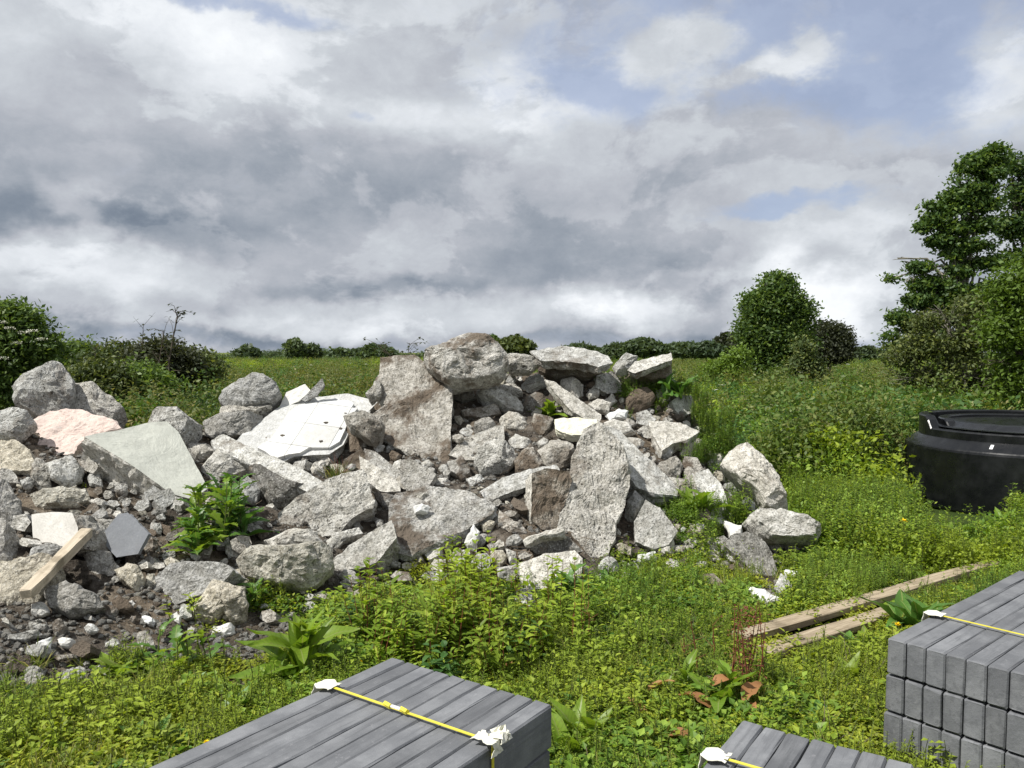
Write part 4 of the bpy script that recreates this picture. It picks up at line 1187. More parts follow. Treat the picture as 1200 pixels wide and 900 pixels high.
def frustum_pts(n, y0, y1, xa=None, pred=None, bias=1.0):
    out = []; tr = 0
    while len(out) < n and tr < n * 40:
        tr += 1
        y = (y0 ** 2 + (y1 ** 2 - y0 ** 2) * rnd.random() ** bias) ** .5
        u = rnd.uniform(-130, 1330) if xa is None else rnd.uniform(*xa)
        x = (u - 600) / F * y
        z = surf(x, y)
        if pred and not pred(x, y, z): continue
        out.append((x, y, z))
    return out
def sc(name, protos, pts, s0, s1, label, tilt=.15):
    return scatter(name, protos, [(p[0], p[1], p[2] - .01) for p in pts], [(rnd.uniform(-tilt, tilt), rnd.uniform(-tilt, tilt), rnd.uniform(0, 6.28)) for _ in pts],
                   [rnd.uniform(s0, s1) for _ in pts], label, 'plants')
BARE = [(60, 775, 140, 55), (280, 765, 62, 50), (255, 805, 34, 16), (335, 735, 50, 22), (808, 862, 62, 17), (1015, 868, 22, 30), (150, 745, 80, 35)]
PACKS = [(c1, azB - math.pi / 2, -1, kw1 * 10, 1.15), (c3, azB3 - math.pi / 2, -1, .69, 1.0), (c5, math.radians(49.5), 1, .86, 1.5)]
def in_pack(x, y):
    for c, azA, sg, wB, L_ in PACKS:
        d = Vector((x - c.x, y - c.y)); a = d.dot(Vector((math.sin(azA), math.cos(azA)))) * sg; b_ = d.dot(Vector((math.sin(azA + math.pi / 2), math.cos(azA + math.pi / 2))))
        if -.03 < a < L_ + .03 and -.03 < b_ < wB + .03: return True
    return False
def in_tank(x, y): return math.hypot(x - tx, y - ty) < 1.28
def on_ground(x, y, z, slack=.04):
    return mound(x, y) < ground(x, y) + slack and not in_pack(x, y) and not in_tank(x, y)
def bare(x, y, z):
    u, v = proj((x, y, z))
    for (a, b_, ru, rv) in BARE:
        q = ((u - a) / ru) ** 2 + ((v - b_) / rv) ** 2
        if q < 1 + .9 * fbm(x * 5, y * 5, 9, 2): return True
    return False
def crown_mesh(name, lobes, ncl, per, ls, mats, seed, shell=.55, spread=.14, flatz=.55, cut=.42, freq=1.6):
    R = np.random.default_rng(seed)
    vol = np.array([l[1][0] * l[1][1] * l[1][2] for l in lobes]) ** (2 / 3); vol = vol / vol.sum()
    C0 = []
    tries_ = 0
    while len(C0) < ncl and tries_ < ncl * 8:
        tries_ += 1
        i = R.choice(len(lobes), p=vol); c, r = lobes[i]
        d = R.normal(size=3); d /= np.linalg.norm(d); e = shell + (1.05 - shell) * R.random()
        p = np.array(c) + d * np.array(r) * e
        if noise.noise(Vector(p * freq) + Vector((seed, 0, 0))) > cut - .15 * R.random(): continue
        C0.append(p)
    C0 = np.array(C0)
    n = len(C0) * per
    ctr = np.repeat(C0, per, axis=0) + R.normal(size=(n, 3)) * spread * np.array([1, 1, flatz])
    up = R.normal(size=(n, 3)) * .75 + np.array([0, 0, .7]); up /= np.linalg.norm(up, axis=1)[:, None]
    a = R.normal(size=(n, 3)); a -= up * (a * up).sum(1)[:, None]; a /= np.linalg.norm(a, axis=1)[:, None]
    b_ = np.cross(up, a)
    sz = ls * R.uniform(.6, 1.3, size=(n, 1))
    q = np.stack([ctr - a * sz * .6, ctr + b_ * sz * .30 + up * sz * .08, ctr + a * sz * .6, ctr - b_ * sz * .30 + up * sz * .08], axis=1).reshape(-1, 3)
    return npmesh(name, q, 4, mats)
LW = L['weed']
G_ST = M['green_stem']
def clear(x, y, z, h, keep=.05):
    """keeps weeds from standing in front of the stones and planks the photo shows"""
    for q in (.25, .6, 1.0):
        u, v = proj((x, y, z + h * q))
        if 0 <= u < 1200 and 0 <= v < 900 and MASK[int(v), int(u)] and rnd.random() > keep: return False
    return True
def dome(seed, mat, n=12, per=9, ls=.05, r=.22, h=.30, spread=.05):
    return crown_mesh('clump', [((0, 0, h * .55), (r, r, h * .5)), ((r * .5, r * .2, h * .4), (r * .6, r * .6, h * .35)), ((-r * .4, r * .4, h * .45), (r * .6, r * .6, h * .4))], n, per, ls, [mat], seed, .35, spread, .7, 2, 1)
# foreground mat of tiny leaves
near = lambda x, y, z: on_ground(x, y, z, .10) and not bare(x, y, z) and clear(x, y, z, .10, .15)
mats = [p_mat(i, L['mat'], 170, .12, .06, .020, .013) for i in range(4)]
sc('low_green_mat', mats, frustum_pts(5200, 2.0, 6.0, (-60, 1260), lambda x, y, z: near(x, y, z) and fbm(x * 1.3, y * 1.3, 3, 3) > -.24), .6, 1.5, 'low yellow-green mat of tiny leaves covering the ground in front of the pile')
gr = [p_grass(i, L['grass'], 36, .14, .05) for i in range(3)]
sc('short_grass', gr, frustum_pts(2600, 2.0, 6.5, (-60, 1260), lambda x, y, z: near(x, y, z) and fbm(x * 1.6, y * 1.6, 13, 3) > .0), .5, 1.25, 'short grass growing through the low leaves')
sw = [p_stalk(20 + i, L['bright'], G_ST, 4, .15, .07, .055, .027, 8, .1) for i in range(4)]
ff = [p_stalk(330 + i, L['bright'], G_ST, 7, .15, .08, .026, .006, 34, .05, .2) for i in range(3)]
sc('feathery_low_weeds', ff, frustum_pts(1500, 2.4, 6.3, (-60, 1260), lambda x, y, z: near(x, y, z) and fbm(x * 1.0, y * 1.0, 53, 3) > -.02), .6, 1.3, 'feathery yellow-green weeds in soft patches on the ground')
sc('small_leafy_weeds', sw, frustum_pts(800, 2.6, 6.2, (-60, 1260), lambda x, y, z: near(x, y, z) and fbm(x * 1.4, y * 1.4, 23, 3) > .12), .5, 1.3, 'small leafy weeds standing among the low green mat')
sc('pale_tufted_grass', [p_grass(9 + i, L['grass'], 70, .2, .06) for i in range(2)], [tuple(hit(rnd.gauss(60, 50), rnd.gauss(838, 22))[0]) for _ in range(70)], .5, 1.1, 'soft pale tufted grass below the gravelly slope')
ros = [p_stalk(300 + i, L['dock'] if i < 2 else L['dockdark'], G_ST, 3, .06, .04, .13, .055, 7, .0, .4, 4) for i in range(4)]
sc('broad_leaf_rosettes', ros, frustum_pts(520, 2.4, 6.2, (-60, 1260), lambda x, y, z: near(x, y, z) and fbm(x * 1.2, y * 1.2, 33, 3) > .0), .5, 1.25, 'broad-leaved rosettes spread through the low green mat')
cl = [p_mat(310 + i, L['weed'], 130, .13, .08, .030, .022) for i in range(3)]
sc('darker_clover_patches', cl, frustum_pts(900, 2.4, 6.4, (-60, 1260), lambda x, y, z: near(x, y, z) and fbm(x * .9, y * .9, 43, 3) > .08), .7, 1.4, 'deeper green clover-like patches in the mat')
dg = [p_grass(320 + i, M['twig'], 9, .22, .05, .003) for i in range(2)]
sc('dead_grass_stems', dg, frustum_pts(320, 2.4, 6.6, (-60, 1260), lambda x, y, z: near(x, y, z)), .5, 1.2, 'thin dead grass stems among the weeds')
# tall dense weeds at the foot of the pile (centre)
tw = [p_stalk(40 + i, L['bright'], M['red_stem'], 5, .44, .08, .105, .038, 15, .12, .3, 3) for i in range(4)]
pts = []
for (u0, v0, su, sv, n_) in [(545, 745, 50, 26, 58), (455, 740, 34, 16, 16), (600, 760, 20, 14, 12), (560, 705, 8, 4, 6)]:
    for _ in range(n_):
        h_, ok = hit(rnd.gauss(u0, su), min(790, rnd.gauss(v0, sv)) + 18)
        if not in_pack(h_.x, h_.y): pts.append(tuple(h_))
sc('tall_leafy_weeds', tw + [p_stalk(46, L['dark'], G_ST, 4, .34, .1, .11, .05, 14, .1, .4, 3)], pts, .45, 1.12, 'dense leafy weeds with reddish stems at the foot of the pile')
gw = [p_stalk(60 + i, LW, G_ST, 6, .38, .12, .065, .026, 22, .05, .3) for i in range(4)]
fe = [p_stalk(70 + i, LW, G_ST, 9, .42, .14, .034, .010, 46, .1, .2) for i in range(3)]
dn = [dome(200 + i, LW, 22, 11, .030, .20, .28) for i in range(3)]
db = [dome(210 + i, L['bright'], 22, 11, .030, .20, .28) for i in range(3)]
dd_ = [dome(220 + i, L['dark'], 26, 11, .038, .26, .40, .06) for i in range(3)]
rightf = lambda h: (lambda x, y, z: on_ground(x, y, z, .25) and (x > .9 or y < 5.3) and clear(x, y, z, h) and not (math.hypot(x - tx, y - ty) < 1.9 and y < ty and rnd.random() < .75))
sc('green_weed_fringe', gw + fe + dn, frustum_pts(760, 4.75, 6.6, (640, 1330), lambda x, y, z: rightf(.2)(x, y, z) and y > 4.85 + .3 * fbm(x * 2, y * 2, 3, 2) - .05 * (x - 1)), .3, .65, 'fresh green weeds fringing the foot of the pile')
sc('lush_green_weeds', gw + fe + dn + dn, frustum_pts(3600, 6.0, 11.0, (780, 1330), rightf(.35)), .45, 1.15, 'lush knee-high green weeds covering the ground beside the tank')
bw = [p_stalk(80 + i, L['bright'], G_ST, 7, .42, .14, .06, .024, 24, .05, .3) for i in range(4)]
sc('bright_green_weeds', bw + db + db, frustum_pts(2500, 5.4, 12.5, (800, 1330), lambda x, y, z: rightf(.35)(x, y, z) and fbm(x * .5, y * .5, 31, 2) > -.05), .45, 1.1, 'patches of bright yellow-green weeds beyond the timber planks')
dk = [p_stalk(90 + i, L['dark'], G_ST, 8, .55, .18, .075, .036, 28, .05, .3) for i in range(4)]
sc('dark_nettles', dk + dd_, frustum_pts(1500, 9.0, 17.0, (740, 1330), lambda x, y, z: on_ground(x, y, z, .2) and x > 1.4 and rnd.random() < .8 and fbm(x * .5, y * .5, 51, 2) > .02), .7, 1.6, 'dark green nettles behind the pile and the tank')
mid = [p_stalk(100 + i, L['rank'], G_ST, 8, .60, .22, .10, .040, 24, .05, .3) for i in range(4)]
ol = [p_stalk(110 + i, L['olive'], G_ST, 9, .68, .24, .085, .026, 26, .1, .3) for i in range(4)]
D1 = [dome(230 + i, L['rank'], 40, 12, .044, .36, .50, .08) for i in range(4)]
D2 = [dome(240 + i, L['olive'], 40, 12, .040, .36, .54, .08) for i in range(4)]
D3 = [dome(250 + i, L['bright'], 40, 12, .044, .36, .46, .08) for i in range(3)]
D4 = [dome(260 + i, L['dark'], 40, 12, .046, .36, .54, .08) for i in range(3)]
vis = lambda x, y, z: on_ground(x, y, z, .1)
lump = lambda x, y: fbm(x * .55, y * .3, 91, 3)
def lumps(name, protos, pts, s0, s1, label):
    return scatter(name, protos, [(p[0], p[1], p[2] - .02) for p in pts], [(rnd.uniform(-.15, .15), rnd.uniform(-.15, .15), rnd.uniform(0, 6.28)) for _ in pts],
                   [min(2.0 if p[1] > 30 else 1.7, max(.32, rnd.uniform(s0, s1) * (1 + 1.9 * lump(p[0], p[1])))) for p in pts], label, 'plants')
lumps('meadow_weeds', mid + D1 + D1 + D4[:2], frustum_pts(3600, 10.5, 30.0, None, vis, .8), .75, 1.35, 'rank green weeds filling the field behind the pile')
lumps('olive_meadow_herbs', ol + D2, frustum_pts(2600, 10.5, 34.0, None, lambda x, y, z: vis(x, y, z) and fbm(x * .2, y * .2, 61, 2) > -.05, .8), .75, 1.4, 'olive brown seeding herbs and docks standing in the field')
lumps('light_meadow_weeds', D3, frustum_pts(1300, 10.5, 30.0, None, lambda x, y, z: vis(x, y, z) and x > 2.5 and fbm(x * .3, y * .3, 65, 2) > .05, .8), .75, 1.3, 'light green bushy weeds in patches over the field')
fb_ = [p_stalk(120 + i, L['bright'], G_ST, 9, .55, .3, .10, .040, 24, .05, .3) for i in range(3)]
lumps('yellow_green_meadow', fb_ + D3, frustum_pts(2400, 40.0, 95.0, None, lambda x, y, z: fbm(x * .06, y * .06, 71, 2) > -.15, .8), .8, 1.6, 'yellow-green rough meadow stretching towards the hedgerow')
lumps('far_meadow_weeds', D1 + D2 + D4[:1], frustum_pts(4600, 27.0, 110.0, None, None, .8), 1.0, 2.0, 'darker weed patches in the far part of the meadow')
def big(seed, m, h=.95): return crown_mesh('clump', [((0, 0, h * .5), (.5, .5, h * .45)), ((.4, .1, h * .35), (.35, .35, h * .3)), ((-.35, -.2, h * .4), (.35, .35, h * .32)), ((.05, .1, h * .8), (.22, .22, h * .25))], 120, 12, .050, [m], seed, .3, .08, .6, .35, 2.5)
BG = [big(400, L['rank']), big(401, LW), big(402, L['dark'], 1.1), big(403, L['olive'], 1.1), big(404, L['bright'], .8), big(405, L['rank'], 1.2)]
scatter('rank_weed_clumps', BG, *(lambda q: (q, [(0, 0, rnd.uniform(0, 6.28)) for _ in q], [rnd.uniform(.55, 1.15) for _ in q]))([(p[0], p[1], p[2] - .05) for p in frustum_pts(300, 10.0, 24.0, (760, 1340), vis, .8) + frustum_pts(260, 10.2, 24.0, (-130, 480), vis, .8) + frustum_pts(60, 8.3, 11.0, (800, 1040), lambda x, y, z: vis(x, y, z) and fbm(x * .6, y * .6, 5, 2) > .05)]), 'tall rank clumps of weeds and bramble standing out of the field', 'plants')
um = [p_umbel(1, None, .75), p_umbel(2, None, .95)]
sc('umbel_flowers', um, frustum_pts(220, 12.0, 34.0, None, lambda x, y, z: vis(x, y, z) and fbm(x * .2, y * .2, 81, 2) > .05), .8, 1.3, 'white umbel flower heads dotted over the meadow')
lumps('bramble_scrub', D2 + D4 + D1[:2] + ol, frustum_pts(2900, 9.6, 25.0, (-130, 480), vis), .95, 1.6, 'tall tangled scrub of brambles and herbs behind the pile')
lumps('rough_undergrowth', D1 + D2[:1] + D3 + D4[:1] + [dome(270, LW, 40, 12, .044, .36, .5, .08)], frustum_pts(1000, 11.5, 24.0, (780, 1330), vis), .8, 1.5, 'rough leafy undergrowth between the pile and the oval tree')
lumps('tall_scrub', D4 + D2 + D1, frustum_pts(620, 10.6, 15.5, (880, 1340), lambda x, y, z: True), .8, 1.35, 'tall leafy undergrowth at the foot of the trees beyond the tank')

# ------------------------------------------------------------ trees
TREES = []
def tree(name, D, base_uv, lobes_px, label, cat, ncl, per, ls, lmat, bark='bark', r0=.09, twigs=26, seed=1, group=None, crown='crown', extra=None, trunk_top=.6, **kw):
    base = atz(base_uv[0], base_uv[1], 0) if False else Vector(((base_uv[0] - 600) / F * D, D, 0))
    root = empty(name, base, 0, label, cat, group)
    R = random.Random(seed)
    lobes = []
    for l in lobes_px:
        u, v, ru, rv = l[:4]; dd = l[4] if len(l) > 4 else 0
        c = P(u, v, D + dd) - base
        lobes.append((tuple(c), (ru * D / F, max(ru, rv) * D / F * .9, rv * D / F)))
    V = []; Fc = []
    cx = sum(l[0][0] for l in lobes) / len(lobes); zt = max(l[0][2] for l in lobes)
    tt = Vector((cx * .6, 0, zt * trunk_top))
    tube(V, Fc, [Vector((0, 0, -.1)), Vector((cx * .2, .02, zt * trunk_top * .5)), tt], [r0, r0 * .8, r0 * .55], 7)
    for c, r in lobes:
        c = Vector(c); mid_ = tt.lerp(c, .5) + Vector((R.uniform(-.1, .1), R.uniform(-.1, .1), R.uniform(-.05, .15)))
        tube(V, Fc, [tt * R.uniform(.5, 1), mid_, c], [r0 * .5, r0 * .35, r0 * .18], 5)
        for _ in range(max(1, twigs // len(lobes))):
            d = rdir(R, -.2, 1); e = Vector((c.x + d.x * r[0], c.y + d.y * r[1], c.z + d.z * r[2]))
            tube(V, Fc, [mid_.lerp(c, R.random()), c.lerp(e, .5) + rdir(R, -1, 1) * .05 * r[0], e], [r0 * .16, r0 * .10, r0 * .03], 4)
    link('trunk', mesh('trunk', V, Fc, [M[bark]], True), root)
    link(crown, crown_mesh(crown, [(c, tuple(q * .86 for q in r)) for c, r in lobes], int(ncl * 1.9), per, ls * .66, [L[lmat]], seed, **kw), root)
    return root, base, lobes
# the big tree beyond the tank
tr, tb, tl = tree('broadleaf_tree', 15.0, (1135, 430), [(1164, 176, 14, 6), (1150, 186, 18, 8), (1172, 192, 12, 7), (1136, 196, 14, 9), (1158, 205, 20, 8), (1126, 212, 12, 9), (1144, 222, 22, 9), (1120, 232, 16, 11), (1150, 240, 18, 12),
    (1130, 250, 24, 10), (1108, 246, 12, 9), (1090, 240, 7, 6), (1096, 258, 12, 8), (1116, 268, 20, 11), (1146, 264, 18, 10), (1084, 266, 7, 7), (1100, 282, 14, 9), (1128, 288, 22, 10), (1156, 284, 14, 10), (1112, 300, 12, 8),
    (1064, 308, 9, 6), (1078, 314, 12, 7), (1052, 303, 7, 5), (1044, 326, 5, 3), (1062, 330, 10, 8), (1082, 334, 16, 9), (1100, 326, 14, 9), (1074, 352, 12, 10), (1096, 352, 22, 12), (1054, 372, 12, 9), (1070, 380, 18, 12), (1048, 392, 14, 10), (1060, 404, 20, 12), (1122, 318, 16, 10), (1146, 312, 16, 10), (1170, 306, 16, 10), (1112, 340, 18, 10), (1140, 344, 22, 12), (1168, 338, 20, 12), (1124, 368, 26, 12), (1156, 368, 26, 12), (1092, 376, 20, 12), (1100, 400, 26, 14), (1140, 398, 30, 16), (1175, 395, 26, 16)],
    'tall wind-swept dark green tree with gaps in its crown and bare pale stems', 'tree', 2500, 12, .115, 'tree', 'pale_bark', .06, 150, 3, shell=.1, spread=.085, flatz=.5, cut=.17, freq=2.8)
tree('broadleaf_tree', 17.0, (1215, 430), [(1192, 200, 22, 22), (1205, 225, 26, 24), (1188, 232, 20, 16), (1180, 262, 18, 12), (1200, 275, 22, 16), (1230, 240, 40, 60), (1195, 300, 22, 12), (1240, 320, 45, 50)],
    'dark tree at the edge of the photo, half cut off, behind the wind-swept one', 'tree', 1000, 14, .125, 'tree', 'bark', .08, 60, 4, shell=.2, cut=.16, freq=2.2)
tree('tangled_shrub', 13.5, (1120, 435), [(1085, 405, 34, 20), (1110, 372, 26, 20), (1148, 362, 26, 20), (1130, 400, 40, 26), (1165, 400, 30, 26), (1084, 378, 16, 14), (1060, 418, 22, 12), (1075, 445, 40, 26), (1130, 445, 50, 34), (1170, 440, 40, 34)],
    'olive tangled shrub full of thin bare twigs under the tall tree', 'shrub', 900, 11, .09, 'treeolive', 'pale_bark', .035, 300, 5, shell=.15, spread=.12, cut=.06, freq=2.2)
tree('leafy_shrub', 11.5, (1195, 440), [(1190, 345, 26, 30), (1182, 390, 24, 26), (1205, 380, 34, 44), (1195, 425, 36, 20), (1170, 425, 18, 14), (1215, 320, 30, 30), (1180, 455, 40, 26), (1215, 450, 34, 34)],
    'bright green shrub at the edge of the photo just beyond the tank', 'shrub', 620, 14, .10, 'treebright', 'bark', .04, 40, 6, shell=.25, cut=.18, freq=2.0)
# oval tree and its darker neighbour
tree('round_tree', 23.0, (908, 445), [(910, 352, 28, 28), (908, 335, 18, 14), (898, 365, 30, 28), (922, 372, 30, 30), (900, 395, 34, 28), (918, 400, 36, 26), (912, 330, 12, 10), (890, 355, 16, 16), (905, 425, 32, 20), (936, 362, 14, 14), (895, 436, 26, 14), (925, 432, 22, 14), (880, 388, 14, 18)],
    'dense oval green tree standing alone in the field', 'tree', 2300, 13, .15, 'tree', 'bark', .10, 40, 7, shell=.55, spread=.16, cut=.55)
tree('round_tree', 34.0, (972, 425), [(968, 392, 20, 16), (978, 396, 18, 16), (960, 398, 14, 14), (984, 404, 12, 12), (970, 408, 26, 12), (972, 416, 26, 10)],
    'small dark brownish round tree right behind the oval green tree', 'tree', 900, 12, .19, 'treedark', 'bark', .10, 20, 8, shell=.6, spread=.2, cut=.6)
tree('leafy_shrub', 21.0, (855, 440), [(856, 424, 12, 8), (866, 416, 8, 9), (842, 430, 14, 6), (855, 438, 24, 8)], 'low light green shrub beside the oval tree, on the side of the pile', 'shrub', 330, 10, .12, 'treebright', 'bark', .04, 14, 9, shell=.4, cut=.5)
tree('leafy_shrub', 21.0, (945, 440), [(942, 412, 5, 18), (948, 428, 14, 8), (936, 428, 9, 9), (945, 438, 20, 8)], 'thin yellow-green shrub between the oval tree and the dark round one', 'shrub', 300, 10, .12, 'treeolive', 'pale_bark', .03, 20, 10, shell=.4, cut=.5)
# elder bush at the left
er, eb, el_ = tree('elder_bush', 10.5, (5, 480), [(-5, 385, 34, 26), (22, 378, 22, 18), (14, 400, 34, 24), (40, 405, 18, 14), (-20, 420, 50, 40), (20, 435, 34, 30), (5, 365, 16, 10), (50, 402, 10, 8), (28, 465, 24, 18)],
    'dark green elder bush with creamy flower heads at the edge of the photo', 'bush', 1500, 13, .095, 'tree', 'bark', .05, 20, 11, shell=.5, spread=.12, cut=.5)
R = random.Random(5)
for (u, v) in [(28, 390), (20, 402), (38, 388), (2, 378), (12, 385), (2, 420), (48, 398)]:
    c = P(u, v, 10.5 - .55) - eb; V = []; Fc = []
    for _ in range(90):
        a = R.uniform(0, 6.28); e = .075 * math.sqrt(R.random())
        leaf(V, Fc, c + Vector((e * math.cos(a), e * math.sin(a) * .8, R.uniform(0, .03) - e * .25)), rdir(R, -.1, .5), (0, 0, 1), .018, .018, 0, 0)
    link('flower_head', mesh('flower_head', V, Fc, [M['flower']]), er)
# scrub bushes in the left background
for i, (u, v, ru, rv, D, mt, lb) in enumerate([
    (95, 420, 34, 16, 26, 'tree', 'dark green bush between the elder and the scrub with bare branches'), (140, 425, 40, 20, 16, 'treeolive', 'olive bush in front of the dark hedge, beyond the tall rounded boulder'),
    (190, 420, 40, 22, 14, 'treedark', 'brownish bramble bush around the bare branches'), (225, 428, 26, 16, 14.5, 'treeolive', 'small olive bush on the far side of the bare branches'),
    (160, 450, 46, 22, 12.5, 'tree', 'low dark bush above the smooth grey-green slab'), (118, 445, 26, 20, 12, 'treeolive', 'olive-green bush rising behind the sloping grey chunk')]):
    tree('scrub_bush', D, (u, v + 30), [(u - ru * .45, v, ru * .6, rv * .8), (u + ru * .4, v + 2, ru * .6, rv * .75), (u, v - 4, ru * .6, rv), (u, v + 14, ru, rv)], lb, 'bush', 520, 12, .008 * D, mt, 'bark', .03, 40, 20 + i, shell=.4, spread=.010 * D, cut=.2, freq=2.0)
def bare_branch(name, D, uvs, r0, label, seed, leaves=0, cat='sapling'):
    R = random.Random(seed); base = Vector(P(uvs[0][0], uvs[0][1], D)); base.z = 0
    root = empty(name, base, 0, label, cat); V = []; Fc = []
    path = [P(u, v, D) - base for u, v in uvs]
    path = [Vector((path[0].x, 0, 0))] + path
    tube(V, Fc, path, [r0 * (1 - .75 * i / len(path)) for i in range(len(path))], 5)
    lv = []; lf = []
    for i in range(1, len(path)):
        for _ in range(6):
            p = path[i - 1].lerp(path[i], R.random()); q = p + rdir(R, -.1, .9) * R.uniform(.12, .42) * D / 14
            m_ = p.lerp(q, .5) + Vector((R.uniform(-.03, .03), 0, R.uniform(.0, .05)))
            tube(V, Fc, [p, m_, q], [r0 * .35, r0 * .25, r0 * .1], 4)
            for __ in range(leaves):
                leaf(lv, lf, m_.lerp(q, R.random()), rdir(R, -.5, .8), (0, 0, 1), .07 * D / 14, .05 * D / 14, .2, .2)
    link('stem', mesh('stem', V, Fc, [M['bark']]), root)
    if lv: link('foliage', mesh('foliage', lv, lf, [L['treedark']]), root)
bare_branch('bare_sapling', 13.5, [(198, 425), (203, 395), (208, 372), (205, 362)], .018, 'spindly sapling with few leaves sticking up against the sky', 1, 4)
bare_branch('bare_sapling', 13.5, [(186, 430), (190, 402), (192, 388)], .014, 'shorter leafless sapling just beside the spindly one', 2, 2)
bare_branch('bare_sapling', 13.8, [(165, 425), (167, 400), (168, 380)], .010, 'thin upright twig above the olive bush', 3, 2)
bare_branch('bare_sapling', 13.8, [(110, 428), (112, 415), (111, 406)], .010, 'short bare twig rising from the scrub beyond the tall rounded boulder', 4, 1)
bare_branch('weed_spray', 9.5, [(468, 432), (455, 415), (440, 402)], .007, 'leafy spray leaning beside the topmost boulder against the sky', 5, 5)
bare_branch('weed_spray', 9.5, [(474, 430), (478, 415), (480, 402)], .007, 'upright leafy spray close beside the topmost boulder', 6, 5)
# hedgerow and trees on the skyline
for i, (u, v, ru, rv, D, mt, lb) in enumerate([
    (346, 407, 10, 10, 90, 'far', 'distant round-headed tree, taller of the pair on the skyline'), (365, 411, 9, 7, 92, 'far', 'smaller distant tree, beside the taller one of the pair'),
    (290, 412, 12, 6, 110, 'far', 'low distant bush on the skyline over the tiled slab'), (90, 409, 32, 8, 60, 'far', 'flat-topped dark tree clump beyond the elder bush'),
    (603, 404, 24, 11, 30, 'treeolive', 'rounded green bush peeping over the topmost boulder'), (575, 400, 10, 6, 32, 'tree', 'dark bush top immediately behind the topmost boulder'), (755, 405, 26, 10, 70, 'far', 'rounded blue-green distant tree beyond the pointed white chunk'),
    (725, 410, 24, 7, 80, 'far', 'low distant tree over the pointed white chunk'), (680, 409, 26, 5, 85, 'far', 'long low distant bush above the thin skyline slab'), (852, 402, 5, 10, 120, 'treedark', 'small dark conifer on the skyline close to the oval tree'), (843, 405, 4, 8, 125, 'treedark', 'shortest dark conifer on the skyline'),
    (861, 405, 4, 8, 118, 'treedark', 'dark conifer standing nearest the oval tree'), (800, 408, 30, 7, 75, 'far', 'long dark distant hedge tree short of the conifers'), (828, 408, 20, 8, 72, 'far', 'dark distant hedge tree just before the conifers'), (1015, 412, 18, 5, 90, 'far', 'low distant tree between the dark round tree and the tall shrub'),
    (440, 410, 22, 5, 95, 'far', 'low distant tree beyond the leafy sprays'), (400, 414, 20, 4, 110, 'far', 'very low distant bush on the skyline above the tiled slab corner')]):
    lo_ = [(u - ru * .4, v + 2, ru * .6, rv * .8), (u + ru * .4, v + 2, ru * .6, rv * .7), (u, v, ru * .6, rv), (u, v + 5, ru, rv * .7)] if rv < ru * 1.5 else [(u, v - rv * .6, ru * .4, rv * .4), (u, v, ru * .7, rv * .6), (u, v + rv * .5, ru, rv * .5)]
    tree('distant_tree', D, (u, v + 12), lo_, lb, 'tree', 260 + int(ru * 9), 10, .0085 * D, mt, 'bark', .03 * ru * D / 900, 6, 40 + i, shell=.4, spread=.0028 * D, cut=.5, freq=.9)
lobes = []
R = random.Random(9)
for i in range(190):
    a = math.radians(-48 + 96 * i / 189); D = 190 + 40 * R.random(); h = R.choice([.8, 1.0, 1.2, 1.5, 1.9])
    lobes.append(((math.sin(a) * D, math.cos(a) * D, h * .5), (R.uniform(1.5, 3.2), 2, h * .75)))
tag(link('distant_hedgerow', crown_mesh('distant_hedgerow', lobes, 14000, 8, .42, [L['far']], 77, shell=.5, spread=.35, cut=.9)), 'dark hedgerow running along the whole horizon', 'hedgerow', None, 'stuff')

# ------------------------------------------------------------ single weeds
def broad_leaf(seed, mat, wav=.04):
    """unit dock leaf along +X, length 1, gently arched, wavy edge"""
    R = random.Random(seed); V = []; Fc = []; nx_ = 7
    for i in range(nx_ + 1):
        t = i / nx_; w_ = .17 * math.sin(math.pi * min(1, t * .92 + .06)) ** .8 * (1.15 - .4 * t)
        if i == nx_: w_ = .006
        z = .34 * t - .55 * t * t * (.7 + .5 * R.random() * .3)
        for j in (-1, -.5, 0, .5, 1):
            V.append(Vector((t, w_ * j, z + abs(j) * w_ * .45 + R.uniform(-wav, wav) * abs(j) * .7)))
    for i in range(nx_):
        for j in range(4):
            q = i * 5 + j; Fc.append((q, q + 5, q + 6, q + 1))
    return mesh('leaf', V, Fc, [mat], True)
def lobed_leaf(seed, mat):
    """jagged thistle-like unit leaf"""
    R = random.Random(seed); V = []; Fc = []; nx_ = 11
    for i in range(nx_ + 1):
        t = i / nx_; w_ = .22 * math.sin(math.pi * min(1, t * .9 + .08)) ** .8 * (1.0 if i % 2 else .5)
        if i == nx_: w_ = .004
        z = .30 * t - .5 * t * t
        for j in (-1, 0, 1):
            V.append(Vector((t + abs(j) * .05, w_ * j, z + abs(j) * w_ * .3 + R.uniform(-.02, .02))))
    for i in range(nx_):
        for j in range(2):
            q = i * 3 + j; Fc.append((q, q + 3, q + 4, q + 1))
    return mesh('leaf', V, Fc, [mat], True)
LF = {'dock': [broad_leaf(i, L['dock']) for i in range(4)], 'dockdark': [broad_leaf(i + 9, L['dockdark']) for i in range(4)],
      'thistle': [lobed_leaf(i, L['dock']) for i in range(2)] + [lobed_leaf(7 + i, L['dockdark']) for i in range(3)], 'brown': [broad_leaf(30 + i, L['brown'], .08) for i in range(2)]}
